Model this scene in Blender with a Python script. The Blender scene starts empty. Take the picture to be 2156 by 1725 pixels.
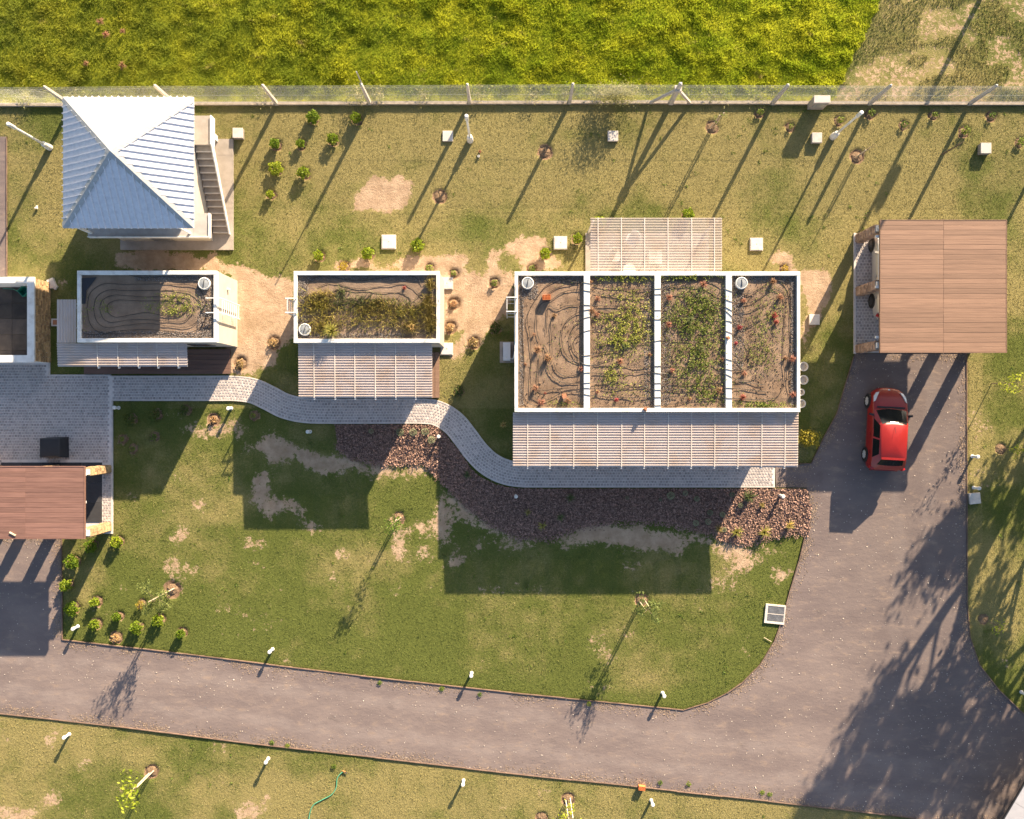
import bpy, math, random
import numpy as np
from mathutils import Vector, Matrix, Euler
from mathutils.geometry import tessellate_polygon

random.seed(7)
rng = np.random.default_rng(11)
R = math.radians
scene = bpy.context.scene
col = scene.collection

# ------------------------------------------------------------------ camera, sky, sun, exposure
CAM_H = 40.0                 # drone height in metres, looking straight down
PX = 46.0                    # measured picture units per metre at ground level
CX, CY = 1078.0, 862.5
cam_d = bpy.data.cameras.new('camera')
cam_d.sensor_width = 36.0
cam_d.lens = 36.0 * PX * CAM_H / 2156.0
cam_d.clip_start = 0.5
cam_d.clip_end = 3000
cam = bpy.data.objects.new('camera', cam_d)
col.objects.link(cam)
cam.location = (0, 0, CAM_H)
scene.camera = cam

SUN_EL = 20.6
SUN_AZ = math.degrees(math.atan2(0.46, 0.888))
world = bpy.data.worlds.new('World')
scene.world = world
world.use_nodes = True
wn = world.node_tree.nodes
wl = world.node_tree.links
wn.clear()
sky = wn.new('ShaderNodeTexSky')
sky.sky_type = 'NISHITA'
sky.sun_disc = False
sky.sun_elevation = R(SUN_EL)
sky.sun_rotation = R(SUN_AZ)
sky.altitude = 50
sky.air_density = 1.0
sky.dust_density = 1.6
sky.ozone_density = 1.0
bg = wn.new('ShaderNodeBackground')
bg.inputs['Strength'].default_value = 0.060
wo = wn.new('ShaderNodeOutputWorld')
wl.new(sky.outputs[0], bg.inputs[0])
wl.new(bg.outputs[0], wo.inputs[0])

sun_d = bpy.data.lights.new('sun', 'SUN')
sun_d.energy = 4.6
sun_d.angle = R(0.5)
sun_d.color = (1.0, 0.80, 0.56)
sun = bpy.data.objects.new('sun', sun_d)
col.objects.link(sun)
ce = math.cos(R(SUN_EL))
sdir = Vector((math.sin(R(SUN_AZ)) * ce, math.cos(R(SUN_AZ)) * ce, math.sin(R(SUN_EL))))
sun.rotation_euler = sdir.to_track_quat('Z', 'Y').to_euler()
sun.location = sdir * 60

vs = scene.view_settings
vs.view_transform = 'Standard'
vs.look = 'None'
vs.exposure = 2.0
vs.gamma = 1.0
vs.use_curve_mapping = False

# ------------------------------------------------------------------ measuring helpers
def G(x, y, z=0.0):
    """ground-plan units -> metres"""
    return Vector(((x - CX) / PX, -(y - CY) / PX, z))

def P(x, y, z=0.0):
    """a point measured at height z -> metres (nearer the drone things look larger)"""
    k = (CAM_H - z) / CAM_H
    return Vector(((x - CX) * k / PX, -(y - CY) * k / PX, z))

def toV(X, Y):
    return X * PX + CX, -Y * PX + CY

# ------------------------------------------------------------------ numpy noise and masks
_lat = rng.random((6, 256, 256))
def vnoise(x, y, seed=0):
    x = np.asarray(x, float); y = np.asarray(y, float)
    L = _lat[seed % 6]
    xi = np.floor(x).astype(int); yi = np.floor(y).astype(int)
    fx = x - xi; fy = y - yi
    fx = fx * fx * (3 - 2 * fx); fy = fy * fy * (3 - 2 * fy)
    a = L[xi % 256, yi % 256]; b = L[(xi + 1) % 256, yi % 256]
    c = L[xi % 256, (yi + 1) % 256]; d = L[(xi + 1) % 256, (yi + 1) % 256]
    return (a * (1 - fx) + b * fx) * (1 - fy) + (c * (1 - fx) + d * fx) * fy

def fbm(x, y, seed=0, o=4):
    s = 0; a = .5; t = 0
    for i in range(o):
        s = s + a * vnoise(x * 2 ** i + 13.7 * i, y * 2 ** i + 7.3 * i, seed + i); t += a; a *= .5
    return s / t

def inpoly(x, y, poly):
    inside = np.zeros(np.shape(x), bool)
    n = len(poly)
    for i in range(n):
        x1, y1 = poly[i]; x2, y2 = poly[(i + 1) % n]
        if y1 == y2: continue
        c = ((y1 > y) != (y2 > y)) & (x < (x2 - x1) * (y - y1) / (y2 - y1) + x1)
        inside ^= c
    return inside

def smooth(pts, n=8, closed=False):
    """Catmull-Rom through the points"""
    pts = [tuple(p) for p in pts]
    out = []
    m = len(pts)
    rngi = range(m if closed else m - 1)
    for i in rngi:
        if closed:
            p0, p1, p2, p3 = pts[(i - 1) % m], pts[i], pts[(i + 1) % m], pts[(i + 2) % m]
        else:
            p0 = pts[max(i - 1, 0)]; p1 = pts[i]; p2 = pts[i + 1]; p3 = pts[min(i + 2, m - 1)]
        for k in range(n):
            t = k / n
            out.append(tuple(0.5 * ((2 * b) + (-a + c) * t + (2 * a - 5 * b + 4 * c - d) * t * t + (-a + 3 * b - 3 * c + d) * t ** 3)
                             for a, b, c, d in zip(p0, p1, p2, p3)))
    if not closed: out.append(pts[-1])
    return out

# ------------------------------------------------------------------ mesh builder and tagging
class MB:
    def __init__(s):
        s.v = []; s.f = []; s.r = []
    def add(s, vs_, fs, r=None):
        n = len(s.v)
        s.v.extend([tuple(p) for p in vs_])
        for f in fs:
            s.f.append(tuple(i + n for i in f)); s.r.append(random.random() if r is None else r)
        return s
    def hexa(s, c8, r=None):
        return s.add(c8, [(3, 2, 1, 0), (4, 5, 6, 7), (0, 1, 5, 4), (1, 2, 6, 5), (2, 3, 7, 6), (3, 0, 4, 7)], random.random() if r is None else r)
    def box(s, a, b, r=None):
        x0, x1 = sorted((a[0], b[0])); y0, y1 = sorted((a[1], b[1])); z0, z1 = sorted((a[2], b[2]))
        return s.hexa([(x0, y0, z0), (x1, y0, z0), (x1, y1, z0), (x0, y1, z0), (x0, y0, z1), (x1, y0, z1), (x1, y1, z1), (x0, y1, z1)], r)
    def cbox(s, c, size, rz=0, r=None):
        hx, hy, hz = size[0] / 2, size[1] / 2, size[2] / 2
        ca, sa = math.cos(rz), math.sin(rz)
        q = []
        for z in (-hz, hz):
            for x, y in ((-hx, -hy), (hx, -hy), (hx, hy), (-hx, hy)):
                q.append((c[0] + x * ca - y * sa, c[1] + x * sa + y * ca, c[2] + z))
        return s.hexa(q, r)
    def chbox(s, a, b, ch=.012, r=None):
        """box with chamfered top edges"""
        x0, x1 = sorted((a[0], b[0])); y0, y1 = sorted((a[1], b[1])); z0, z1 = sorted((a[2], b[2]))
        zc = z1 - ch
        V = [(x0, y0, z0), (x1, y0, z0), (x1, y1, z0), (x0, y1, z0), (x0, y0, zc), (x1, y0, zc), (x1, y1, zc), (x0, y1, zc),
             (x0 + ch, y0 + ch, z1), (x1 - ch, y0 + ch, z1), (x1 - ch, y1 - ch, z1), (x0 + ch, y1 - ch, z1)]
        F = [(3, 2, 1, 0), (0, 1, 5, 4), (1, 2, 6, 5), (2, 3, 7, 6), (3, 0, 4, 7), (4, 5, 9, 8), (5, 6, 10, 9), (6, 7, 11, 10), (7, 4, 8, 11), (8, 9, 10, 11)]
        return s.add(V, F, random.random() if r is None else r)
    def tube(s, pts, rad, n=6, cap=True, r=None):
        pts = [Vector(p) for p in pts]
        rads = rad if hasattr(rad, '__len__') else [rad] * len(pts)
        base = len(s.v); prev = None
        rr = random.random() if r is None else r
        for i, p in enumerate(pts):
            d = (pts[min(i + 1, len(pts) - 1)] - pts[max(i - 1, 0)])
            if d.length < 1e-9: d = Vector((0, 0, 1))
            d.normalize()
            if prev is None:
                u = d.orthogonal().normalized()
            else:
                u = prev - d * prev.dot(d)
                u = u.normalized() if u.length > 1e-6 else d.orthogonal().normalized()
            prev = u
            w = d.cross(u)
            for k in range(n):
                a = 2 * math.pi * k / n
                s.v.append(tuple(p + (u * math.cos(a) + w * math.sin(a)) * rads[i]))
        for i in range(len(pts) - 1):
            for k in range(n):
                a = base + i * n + k; b = base + i * n + (k + 1) % n
                s.f.append((a, b, b + n, a + n)); s.r.append(rr)
        if cap:
            s.f.append(tuple(base + k for k in reversed(range(n)))); s.r.append(rr)
            e = base + (len(pts) - 1) * n
            s.f.append(tuple(e + k for k in range(n))); s.r.append(rr)
        return s
    def lathe(s, c, prof, n=16, axis='Z', r=None, cap=True):
        """prof: (radius, height) pairs"""
        rr = random.random() if r is None else r
        base = len(s.v)
        for rad, h in prof:
            for k in range(n):
                a = 2 * math.pi * k / n
                x, y = rad * math.cos(a), rad * math.sin(a)
                p = (x, y, h) if axis == 'Z' else ((h, x, y) if axis == 'X' else (x, h, y))
                s.v.append((c[0] + p[0], c[1] + p[1], c[2] + p[2]))
        for i in range(len(prof) - 1):
            for k in range(n):
                a = base + i * n + k; b = base + i * n + (k + 1) % n
                s.f.append((a, b, b + n, a + n)); s.r.append(rr)
        if cap and prof[0][0] > 1e-6:
            s.f.append(tuple(base + k for k in reversed(range(n)))); s.r.append(rr)
        if cap and prof[-1][0] > 1e-6:
            e = base + (len(prof) - 1) * n
            s.f.append(tuple(e + k for k in range(n))); s.r.append(rr)
        return s
    def poly(s, pts, r=None):
        tris = tessellate_polygon([[Vector(p) for p in pts]])
        rr = random.random() if r is None else r
        n = len(s.v); s.v.extend([tuple(p) for p in pts])
        for t in tris:
            a, b, c = (Vector(pts[i]) for i in t)
            if (b - a).cross(c - a).z < 0: t = (t[0], t[2], t[1])
            s.f.append(tuple(n + i for i in t)); s.r.append(rr)
        return s

origin = {}
def new_obj(name, me, parent=None):
    o = bpy.data.objects.new(name, me)
    col.objects.link(o)
    if parent is not None: o.parent = parent
    return o

def mesh_from(name, mb, m, org=Vector((0, 0, 0)), smooth_=False):
    me = bpy.data.meshes.new(name)
    V = [(p[0] - org[0], p[1] - org[1], p[2] - org[2]) for p in mb.v]
    me.from_pydata(V, [], mb.f)
    at = me.attributes.new('rnd', 'FLOAT', 'FACE')
    at.data.foreach_set('value', np.array(mb.r, dtype=np.float32))
    if m is not None: me.materials.append(m)
    if smooth_: me.shade_smooth()
    me.update()
    return me

def obj(name, mb, m, parent=None, smooth_=False):
    org = origin.get(parent.name, Vector((0, 0, 0))) if parent is not None else None
    if org is None:
        # top-level mesh: put its origin at the base centre
        a = np.array(mb.v)
        org = Vector(((a[:, 0].min() + a[:, 0].max()) / 2, (a[:, 1].min() + a[:, 1].max()) / 2, a[:, 2].min()))
    o = new_obj(name, mesh_from(name, mb, m, org, smooth_), parent)
    if parent is None: o.location = org
    origin[o.name] = Vector(org)
    return o

def thing(name, label, cat, loc=(0, 0, 0), group=None, rz=0):
    o = bpy.data.objects.new(name, None)
    col.objects.link(o)
    o.empty_display_size = .2
    o.location = loc; o.rotation_euler = (0, 0, rz)
    origin[o.name] = Vector(loc)
    return tag(o, label, cat, group)

def tag(o, label, cat, group=None):
    o['label'] = label; o['category'] = cat
    if group: o['group'] = group
    return o

def struct(name, mb, m, parent=None, kind='structure'):
    o = obj(name, mb, m, parent)
    if parent is None or kind == 'stuff': o['kind'] = kind
    return o

def copy_tree(o, parent=None):
    c = o.copy(); col.objects.link(c); c.parent = parent
    for ch in list(o.children): copy_tree(ch, c)
    return c

def np_mesh(name, V, F, m, rnd=None, attrs=None, parent=None):
    """big triangle / quad soups straight from numpy"""
    me = bpy.data.meshes.new(name)
    nv, nf, k = len(V), len(F), F.shape[1]
    me.vertices.add(nv); me.vertices.foreach_set('co', np.ascontiguousarray(V, dtype=np.float32).ravel())
    me.loops.add(nf * k); me.loops.foreach_set('vertex_index', np.ascontiguousarray(F, dtype=np.int32).ravel())
    me.polygons.add(nf); me.polygons.foreach_set('loop_start', np.arange(0, nf * k, k, dtype=np.int32))
    me.update(calc_edges=True)
    if rnd is not None:
        a = me.attributes.new('rnd', 'FLOAT', 'FACE'); a.data.foreach_set('value', np.asarray(rnd, dtype=np.float32))
    for n_, (dom, val) in (attrs or {}).items():
        a = me.attributes.new(n_, 'FLOAT', dom); a.data.foreach_set('value', np.asarray(val, dtype=np.float32))
    me.materials.append(m)
    return new_obj(name, me, parent)

# ------------------------------------------------------------------ materials
def nodes(name):
    m = bpy.data.materials.new(name); m.use_nodes = True
    nt = m.node_tree; nt.nodes.clear()
    out = nt.nodes.new('ShaderNodeOutputMaterial')
    return m, nt, out

def N(nt, t, **kw):
    n = nt.nodes.new(t)
    for k, v in kw.items():
        if k in n.inputs: n.inputs[k].default_value = v
        else: setattr(n, k, v)
    return n

def math_(nt, op, a, b=None, clamp=False):
    n = nt.nodes.new('ShaderNodeMath'); n.operation = op; n.use_clamp = clamp
    for i, x in enumerate((a, b)):
        if x is None: continue
        if isinstance(x, (int, float)): n.inputs[i].default_value = x
        else: nt.links.new(x, n.inputs[i])
    return n.outputs[0]

def noise(nt, scale, detail=4, rough=.55, vec=None, dist=0):
    n = N(nt, 'ShaderNodeTexNoise', Scale=scale, Detail=detail, Roughness=rough, Distortion=dist)
    nt.links.new(vec if vec is not None else pos(nt), n.inputs['Vector'])
    return n.outputs['Fac']

def pos(nt, stretch=None):
    g = nt.nodes.new('ShaderNodeNewGeometry')
    if stretch is None: return g.outputs['Position']
    mp = nt.nodes.new('ShaderNodeVectorMath'); mp.operation = 'MULTIPLY'
    nt.links.new(g.outputs['Position'], mp.inputs[0]); mp.inputs[1].default_value = stretch
    return mp.outputs[0]

def attr(nt, name):
    a = nt.nodes.new('ShaderNodeAttribute'); a.attribute_name = name
    return a.outputs['Fac']

def mix(nt, fac, a, b):
    n = nt.nodes.new('ShaderNodeMix'); n.data_type = 'RGBA'
    if isinstance(fac, (int, float)): n.inputs[0].default_value = fac
    else: nt.links.new(fac, n.inputs[0])
    for i, x in ((6, a), (7, b)):
        if isinstance(x, (tuple, list)): n.inputs[i].default_value = (*x[:3], 1)
        else: nt.links.new(x, n.inputs[i])
    return n.outputs[2]

def ramp(nt, fac, lo, hi):
    n = nt.nodes.new('ShaderNodeMapRange')
    n.inputs['From Min'].default_value = lo; n.inputs['From Max'].default_value = hi
    n.interpolation_type = 'SMOOTHSTEP'
    nt.links.new(fac, n.inputs['Value'])
    return n.outputs[0]

def bump(nt, h, strength=.3, dist=.02):
    b = N(nt, 'ShaderNodeBump', Strength=strength, Distance=dist)
    nt.links.new(h, b.inputs['Height'])
    return b.outputs[0]

def mat(name, c, c2=None, rough=.75, ns=4.0, det=5, obj_rnd=0, face_rnd=0, bs=0, bst=.3, bd=.01, metal=0, stretch=None, spec=.4, coat=0, lo=.3, hi=.7):
    """base colour c drifting to c2 with noise, random value per object / per face, fine bump"""
    m, nt, out = nodes(name)
    b = N(nt, 'ShaderNodeBsdfPrincipled', Roughness=rough, Metallic=metal)
    b.inputs['Specular IOR Level'].default_value = spec
    if coat: b.inputs['Coat Weight'].default_value = coat; b.inputs['Coat Roughness'].default_value = .05
    v = pos(nt, stretch)
    c2 = c2 or tuple(x * .78 for x in c)
    colr = mix(nt, ramp(nt, noise(nt, ns, det, .6, v), lo, hi), c, c2)
    val = None
    if obj_rnd:
        oi = nt.nodes.new('ShaderNodeObjectInfo')
        val = math_(nt, 'MULTIPLY_ADD', oi.outputs['Random'], 2 * obj_rnd); val.node.inputs[2].default_value = 1 - obj_rnd
    if face_rnd:
        f = math_(nt, 'MULTIPLY_ADD', attr(nt, 'rnd'), 2 * face_rnd); f.node.inputs[2].default_value = 1 - face_rnd
        val = f if val is None else math_(nt, 'MULTIPLY', val, f)
    if val is not None:
        h = nt.nodes.new('ShaderNodeHueSaturation'); nt.links.new(colr, h.inputs['Color']); nt.links.new(val, h.inputs['Value'])
        colr = h.outputs[0]
    nt.links.new(colr, b.inputs['Base Color'])
    if bs:
        nt.links.new(bump(nt, noise(nt, bs, 4, .6, v), bst, bd), b.inputs['Normal'])
    nt.links.new(b.outputs[0], out.inputs[0])
    return m

def leaf_mat(name, ca, cb, trans=.35, cc=None, rough=.6):
    m, nt, out = nodes(name)
    r = attr(nt, 'rnd')
    colr = mix(nt, r, ca, cb)
    if cc is not None:
        colr = mix(nt, ramp(nt, noise(nt, .8, 3), .45, .7), colr, cc)
    oi = nt.nodes.new('ShaderNodeObjectInfo')
    hv = nt.nodes.new('ShaderNodeHueSaturation'); nt.links.new(colr, hv.inputs['Color'])
    vv = math_(nt, 'MULTIPLY_ADD', oi.outputs['Random'], .5); vv.node.inputs[2].default_value = .72
    hh = math_(nt, 'MULTIPLY_ADD', oi.outputs['Random'], -.04); hh.node.inputs[2].default_value = .515
    nt.links.new(vv, hv.inputs['Value']); nt.links.new(hh, hv.inputs['Hue']); colr = hv.outputs[0]
    b = N(nt, 'ShaderNodeBsdfPrincipled', Roughness=rough)
    b.inputs['Specular IOR Level'].default_value = .25
    nt.links.new(colr, b.inputs['Base Color'])
    t = nt.nodes.new('ShaderNodeBsdfTranslucent'); nt.links.new(colr, t.inputs['Color'])
    ms = nt.nodes.new('ShaderNodeMixShader'); ms.inputs[0].default_value = trans
    nt.links.new(b.outputs[0], ms.inputs[1]); nt.links.new(t.outputs[0], ms.inputs[2])
    nt.links.new(ms.outputs[0], out.inputs[0])
    return m

M = {}
M['white'] = mat('white_paint', (.74, .73, .70), (.52, .49, .45), rough=.65, ns=3.0, det=9, bs=60, bst=.1, lo=.38, hi=.80)
M['plaster'] = mat('beige_plaster', (.52, .46, .39), (.46, .41, .34), rough=.85, ns=1.5, bs=90, bst=.15)
M['whiteplaster'] = mat('white_plaster', (.74, .73, .71), (.64, .62, .59), rough=.85, ns=1.2, bs=80, bst=.15)
M['concrete'] = mat('concrete', (.36, .315, .275), (.29, .255, .22), rough=.9, ns=3, bs=50, bst=.25)
M['paleconcrete'] = mat('pale_concrete', (.62, .57, .52), (.50, .46, .42), rough=.9, ns=5, bs=50, bst=.2, obj_rnd=.08)
M['greydeck'] = mat('grey_deck', (.40, .38, .37), (.33, .31, .30), rough=.9, ns=3, bs=50, bst=.2)
M['metalroof'] = mat('metal_roof', (.66, .67, .73), (.56, .57, .63), rough=.42, ns=6, metal=.15, det=8, lo=.35, hi=.75)
M['metalcap'] = mat('metal_cap', (.40, .41, .42), (.33, .34, .35), rough=.4, ns=9, metal=.2)
M['soil'] = mat('roof_soil', (.15, .100, .066), (.26, .182, .125), rough=.95, ns=1.6, det=8, bs=30, bst=.7, bd=.03)
M['sandsoil'] = mat('sandy_roof_soil', (.25, .18, .13), (.17, .12, .085), rough=.95, ns=1.3, det=8, bs=26, bst=.7, bd=.03)
M['gravel'] = mat('grey_gravel', (.22, .20, .19), (.14, .125, .12), rough=.9, ns=14, face_rnd=.55)
M['tube'] = mat('black_tube', (.022, .021, .022), rough=.45, ns=10)
M['darkplastic'] = mat('dark_plastic', (.03, .03, .035), rough=.5)
M['hatch'] = mat('hatch_grey', (.28, .30, .32), (.22, .24, .26), rough=.45, ns=8)
M['steel'] = mat('white_steel', (.72, .71, .70), (.62, .61, .60), rough=.4, ns=5)
M['galv'] = mat('galvanised_steel', (.50, .50, .51), (.40, .40, .41), rough=.4, metal=.5, ns=7)
M['batten'] = mat('dull_batten', (.66, .60, .54), (.52, .45, .39), rough=.6, ns=4)
M['plank'] = mat('brown_plank', (.262, .160, .110), (.195, .118, .082), rough=.6, ns=2.2, det=8, obj_rnd=.13, stretch=(.35, 9, 9), bs=6, bst=.12)
M['plankdark'] = mat('reddish_plank', (.225, .124, .098), (.160, .086, .070), rough=.6, ns=2.0, det=8, obj_rnd=.15, stretch=(.5, 9, 9), bs=6, bst=.15)
M['deck'] = mat('deck_board', (.155, .088, .066), (.11, .064, .05), rough=.7, ns=2, obj_rnd=.12, stretch=(.6, 8, 8))
M['stone'] = mat('sandstone', (.52, .36, .19), (.34, .21, .12), rough=.9, ns=7, det=7, obj_rnd=.35, bs=25, bst=.6, bd=.03)
M['stonegrey'] = mat('brown_stone', (.40, .28, .21), (.27, .18, .14), rough=.9, ns=7, det=7, obj_rnd=.3, bs=25, bst=.6, bd=.03)
M['mortar'] = mat('mortar', (.34, .29, .24), rough=.95, ns=12, bs=40)
M['paverbase'] = mat('paving_mortar', (.70, .635, .60), (.59, .545, .515), rough=.95, ns=4, bs=60, bst=.2)
M['paver'] = mat('grey_paver', (.46, .415, .395), (.37, .335, .325), rough=.85, ns=6, face_rnd=.22, obj_rnd=.12, bs=60, bst=.25)
M['kerbconcrete'] = mat('border_concrete', (.58, .53, .50), (.48, .44, .41), rough=.9, ns=4, bs=40, bst=.2)
M['edging'] = mat('edging_board', (.20, .135, .10), (.13, .085, .065), rough=.9, ns=3, obj_rnd=.2, bs=20)
M['rubber'] = mat('black_rubber_tile', (.045, .046, .052), (.036, .036, .042), rough=.8, ns=4, obj_rnd=.2, bs=120, bst=.2)
M['darktile'] = mat('dark_floor_tile', (.085, .070, .060), (.055, .046, .042), rough=.8, ns=2.5, obj_rnd=.35, bs=30, bst=.2)
M['cover'] = mat('black_cover', (.026, .028, .034), rough=.6, ns=4, bs=20, bst=.2)
M['brick'] = mat('orange_clay', (.62, .21, .07), (.50, .16, .055), rough=.85, ns=14, bs=50, bst=.2)
M['terracotta'] = mat('clay_fragment', (.44, .20, .11), (.34, .15, .085), rough=.9, ns=10, bs=50, bst=.2)
M['bark'] = mat('bark', (.20, .145, .10), (.13, .095, .065), rough=.9, ns=8, bs=30, bst=.5)
M['stake'] = mat('pale_wood_stake', (.66, .56, .42), (.52, .43, .31), rough=.8, ns=6)
M['whitestake'] = mat('white_stake', (.74, .71, .65), rough=.7, ns=6)
M['soilring'] = mat('planting_soil', (.25, .165, .10), (.15, .10, .06), rough=.95, ns=9, det=7, bs=26, bst=.8, bd=.04)
M['hose'] = mat('green_hose', (.10, .42, .26), (.08, .36, .22), rough=.45)
M['greentub'] = mat('green_tub', (.03, .26, .17), rough=.5)
M['beamconcrete'] = mat('weathered_beam', (.36, .31, .26), (.22, .19, .15), rough=.95, ns=6, det=8, bs=40, bst=.4)
M['fencepost'] = mat('post_concrete', (.52, .48, .44), (.40, .36, .33), rough=.9, ns=5, bs=40, bst=.25)
M['wire'] = mat('galvanised_wire', (.55, .55, .54), rough=.45, metal=.3)
M['asphaltdark'] = mat('asphalt', (.06, .055, .055), rough=.9)
M['tyre'] = mat('tyre', (.02, .02, .02), rough=.8)
M['shedroof'] = mat('shed_sheet', (.40, .40, .43), (.35, .35, .38), rough=.45, ns=3)
M['clod'] = mat('soil_clod', (.25, .17, .115), (.16, .11, .075), rough=.95, ns=10, face_rnd=.5)
M['rim'] = mat('alloy_rim', (.62, .62, .61), rough=.35, metal=.1)
M['rimdark'] = mat('dark_wheel', (.09, .09, .095), rough=.4, metal=.4)
M['redpaint'] = mat('red_car_paint', (.27, .012, .009), (.25, .011, .008), rough=.38, coat=.15, spec=.5)
M['silver'] = mat('silver_car_paint', (.56, .54, .51), (.53, .51, .48), rough=.3, metal=.35, coat=.6)
M['glass'] = mat('dark_car_glass', (.012, .015, .016), rough=.12, spec=.25)
M['lens'] = mat('lamp_lens', (.66, .68, .70), rough=.12, spec=.8)
M['redlens'] = mat('red_lens', (.45, .02, .015), rough=.15, spec=.7)
M['blacktrim'] = mat('black_trim', (.025, .025, .027), rough=.5)
M['chair'] = mat('white_plastic', (.80, .79, .77), rough=.45)
M['potwhite'] = mat('pale_pot', (.58, .55, .51), (.5, .47, .44), rough=.8)
M['windowglass'] = mat('window_glass', (.03, .04, .045), rough=.05, spec=.8)
M['doorgrey'] = mat('grey_door', (.20, .20, .21), rough=.5)
M['ac'] = mat('ac_casing', (.74, .74, .75), (.68, .68, .69), rough=.4)
# leaves
M['shrub'] = leaf_mat('shrub_leaf', (.10, .175, .012), (.30, .38, .025), .35)
M['shrubyellow'] = leaf_mat('yellow_shrub_leaf', (.30, .25, .03), (.45, .33, .04), .3)
M['drybush'] = leaf_mat('dry_leaf', (.36, .23, .10), (.50, .34, .15), .2)
M['young'] = leaf_mat('young_leaf', (.10, .17, .025), (.26, .34, .05), .4)
M['limeleaf'] = leaf_mat('lime_leaf', (.26, .34, .03), (.48, .52, .05), .45)
M['feather'] = leaf_mat('feathery_leaf', (.10, .15, .04), (.20, .24, .07), .4)
M['succulent'] = leaf_mat('grey_green_leaf', (.17, .20, .12), (.30, .32, .20), .15)
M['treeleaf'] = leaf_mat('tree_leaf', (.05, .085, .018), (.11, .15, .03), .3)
M['sedum'] = leaf_mat('groundcover_leaf', (.12, .17, .025), (.38, .40, .09), .3)
M['orangeplant'] = leaf_mat('orange_dry_leaf', (.26, .125, .07), (.42, .23, .125), .2)
M['redplant'] = leaf_mat('red_leaf', (.24, .05, .04), (.38, .10, .06), .2)
M['straw'] = leaf_mat('straw_blade', (.40, .30, .09), (.58, .46, .17), .3)
M['tuft'] = leaf_mat('tuft_blade', (.30, .29, .06), (.62, .53, .15), .35)
M['bluegrass'] = leaf_mat('grey_green_blade', (.10, .14, .05), (.22, .25, .10), .3)
M['weed'] = leaf_mat('fence_weed', (.24, .25, .09), (.48, .45, .20), .35)
M['chips'] = mat('wood_chip', (.31, .195, .155), (.19, .118, .095), rough=.9, ns=9, face_rnd=.55)
M['chipbase'] = mat('chip_bed', (.16, .105, .08), (.10, .065, .05), rough=.95, ns=12, bs=26, bst=.8, bd=.04)
M['grit'] = mat('sandy_grit', (.30, .225, .165), (.22, .16, .12), rough=.95, face_rnd=.3)
M['pebble'] = mat('pale_pebble', (.52, .46, .40), (.40, .34, .29), rough=.8, face_rnd=.35)

# polycarbonate sheets
def poly_mat(name, trans, c):
    m, nt, out = nodes(name)
    b = N(nt, 'ShaderNodeBsdfPrincipled', Roughness=.35)
    b.inputs['Specular IOR Level'].default_value = .5
    dirt = ramp(nt, noise(nt, 1.1, 6, .6), .42, .72)
    nt.links.new(mix(nt, dirt, c, (c[0] * .88, c[1] * .80, c[2] * .70)), b.inputs['Base Color'])
    t = nt.nodes.new('ShaderNodeBsdfTransparent'); t.inputs[0].default_value = (.92, .92, .93, 1)
    tl = nt.nodes.new('ShaderNodeBsdfTranslucent'); tl.inputs[0].default_value = (c[0], c[1], c[2], 1)
    m1 = nt.nodes.new('ShaderNodeMixShader'); m1.inputs[0].default_value = .22
    nt.links.new(b.outputs[0], m1.inputs[1]); nt.links.new(tl.outputs[0], m1.inputs[2])
    m2 = nt.nodes.new('ShaderNodeMixShader')
    f = math_(nt, 'MULTIPLY_ADD', dirt, -.35 * trans); f.node.inputs[2].default_value = trans
    nt.links.new(f, m2.inputs[0])
    nt.links.new(m1.outputs[0], m2.inputs[1]); nt.links.new(t.outputs[0], m2.inputs[2])
    nt.links.new(m2.outputs[0], out.inputs[0])
    return m
M['poly'] = poly_mat('polycarbonate_sheet', .10, (.60, .53, .51))
M['polyclear'] = poly_mat('clear_polycarbonate_sheet', .30, (.60, .53, .49))

# ================================================================== THE GROUND
ROAD = [(-90, 1128), (130, 1128), (131, 1347), (300, 1366), (470, 1387), (760, 1423), (1080, 1459), (1300, 1481), (1440, 1495),
        (1490, 1480), (1530, 1460), (1562, 1438), (1600, 1400), (1630, 1350), (1648, 1300), (1664, 1240), (1682, 1180), (1697, 1118),
        (1704, 1080), (1705, 1045), (1698, 1027), (1634, 1026), (1632, 984), (1708, 976), (1735, 920), (1762, 871), (1783, 800), (1800, 744),
        (2035, 744), (2036, 1270), (2042, 1340), (2062, 1400), (2105, 1455), (2160, 1508), (2260, 1590), (2300, 1760), (1980, 1730),
        (1867, 1716), (1617, 1687), (1328, 1655), (1078, 1629), (789, 1595), (539, 1567), (250, 1530), (0, 1503), (-90, 1493)]
LEFTROAD = [(-90, 285), (14, 288), (15, 582), (-90, 582)]
MULCH = [(705, 894), (800, 894), (912, 895), (938, 914), (960, 944), (982, 976), (1008, 1003), (1045, 1021), (1088, 1029), (1300, 1029), (1699, 1029),
         (1704, 1060), (1700, 1117), (1640, 1124), (1580, 1138), (1535, 1137), (1498, 1118), (1450, 1108), (1400, 1098), (1300, 1096), (1220, 1106),
         (1160, 1130), (1090, 1128), (1030, 1098), (985, 1062), (950, 1030), (915, 990), (893, 970), (850, 972), (800, 973), (745, 962), (712, 940)]
MEADOW = [(-120, -140), (1925, -140), (1856, 0), (1812, 90), (1775, 165), (1756, 212), (-120, 222)]
PLAZA = [(-90, 764), (105, 764), (105, 791), (237, 791), (237, 1124), (-90, 1124)]
CENTER = smooth([(236, 818), (330, 818), (440, 818), (492, 818), (532, 823), (566, 838), (600, 855), (640, 864), (690, 866), (790, 866), (890, 866),
                 (925, 872), (956, 892), (980, 921), (1001, 949), (1026, 974), (1056, 991), (1092, 999), (1150, 1000), (1380, 1000), (1631, 1000)], 6)
HALF = 26.0
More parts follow.
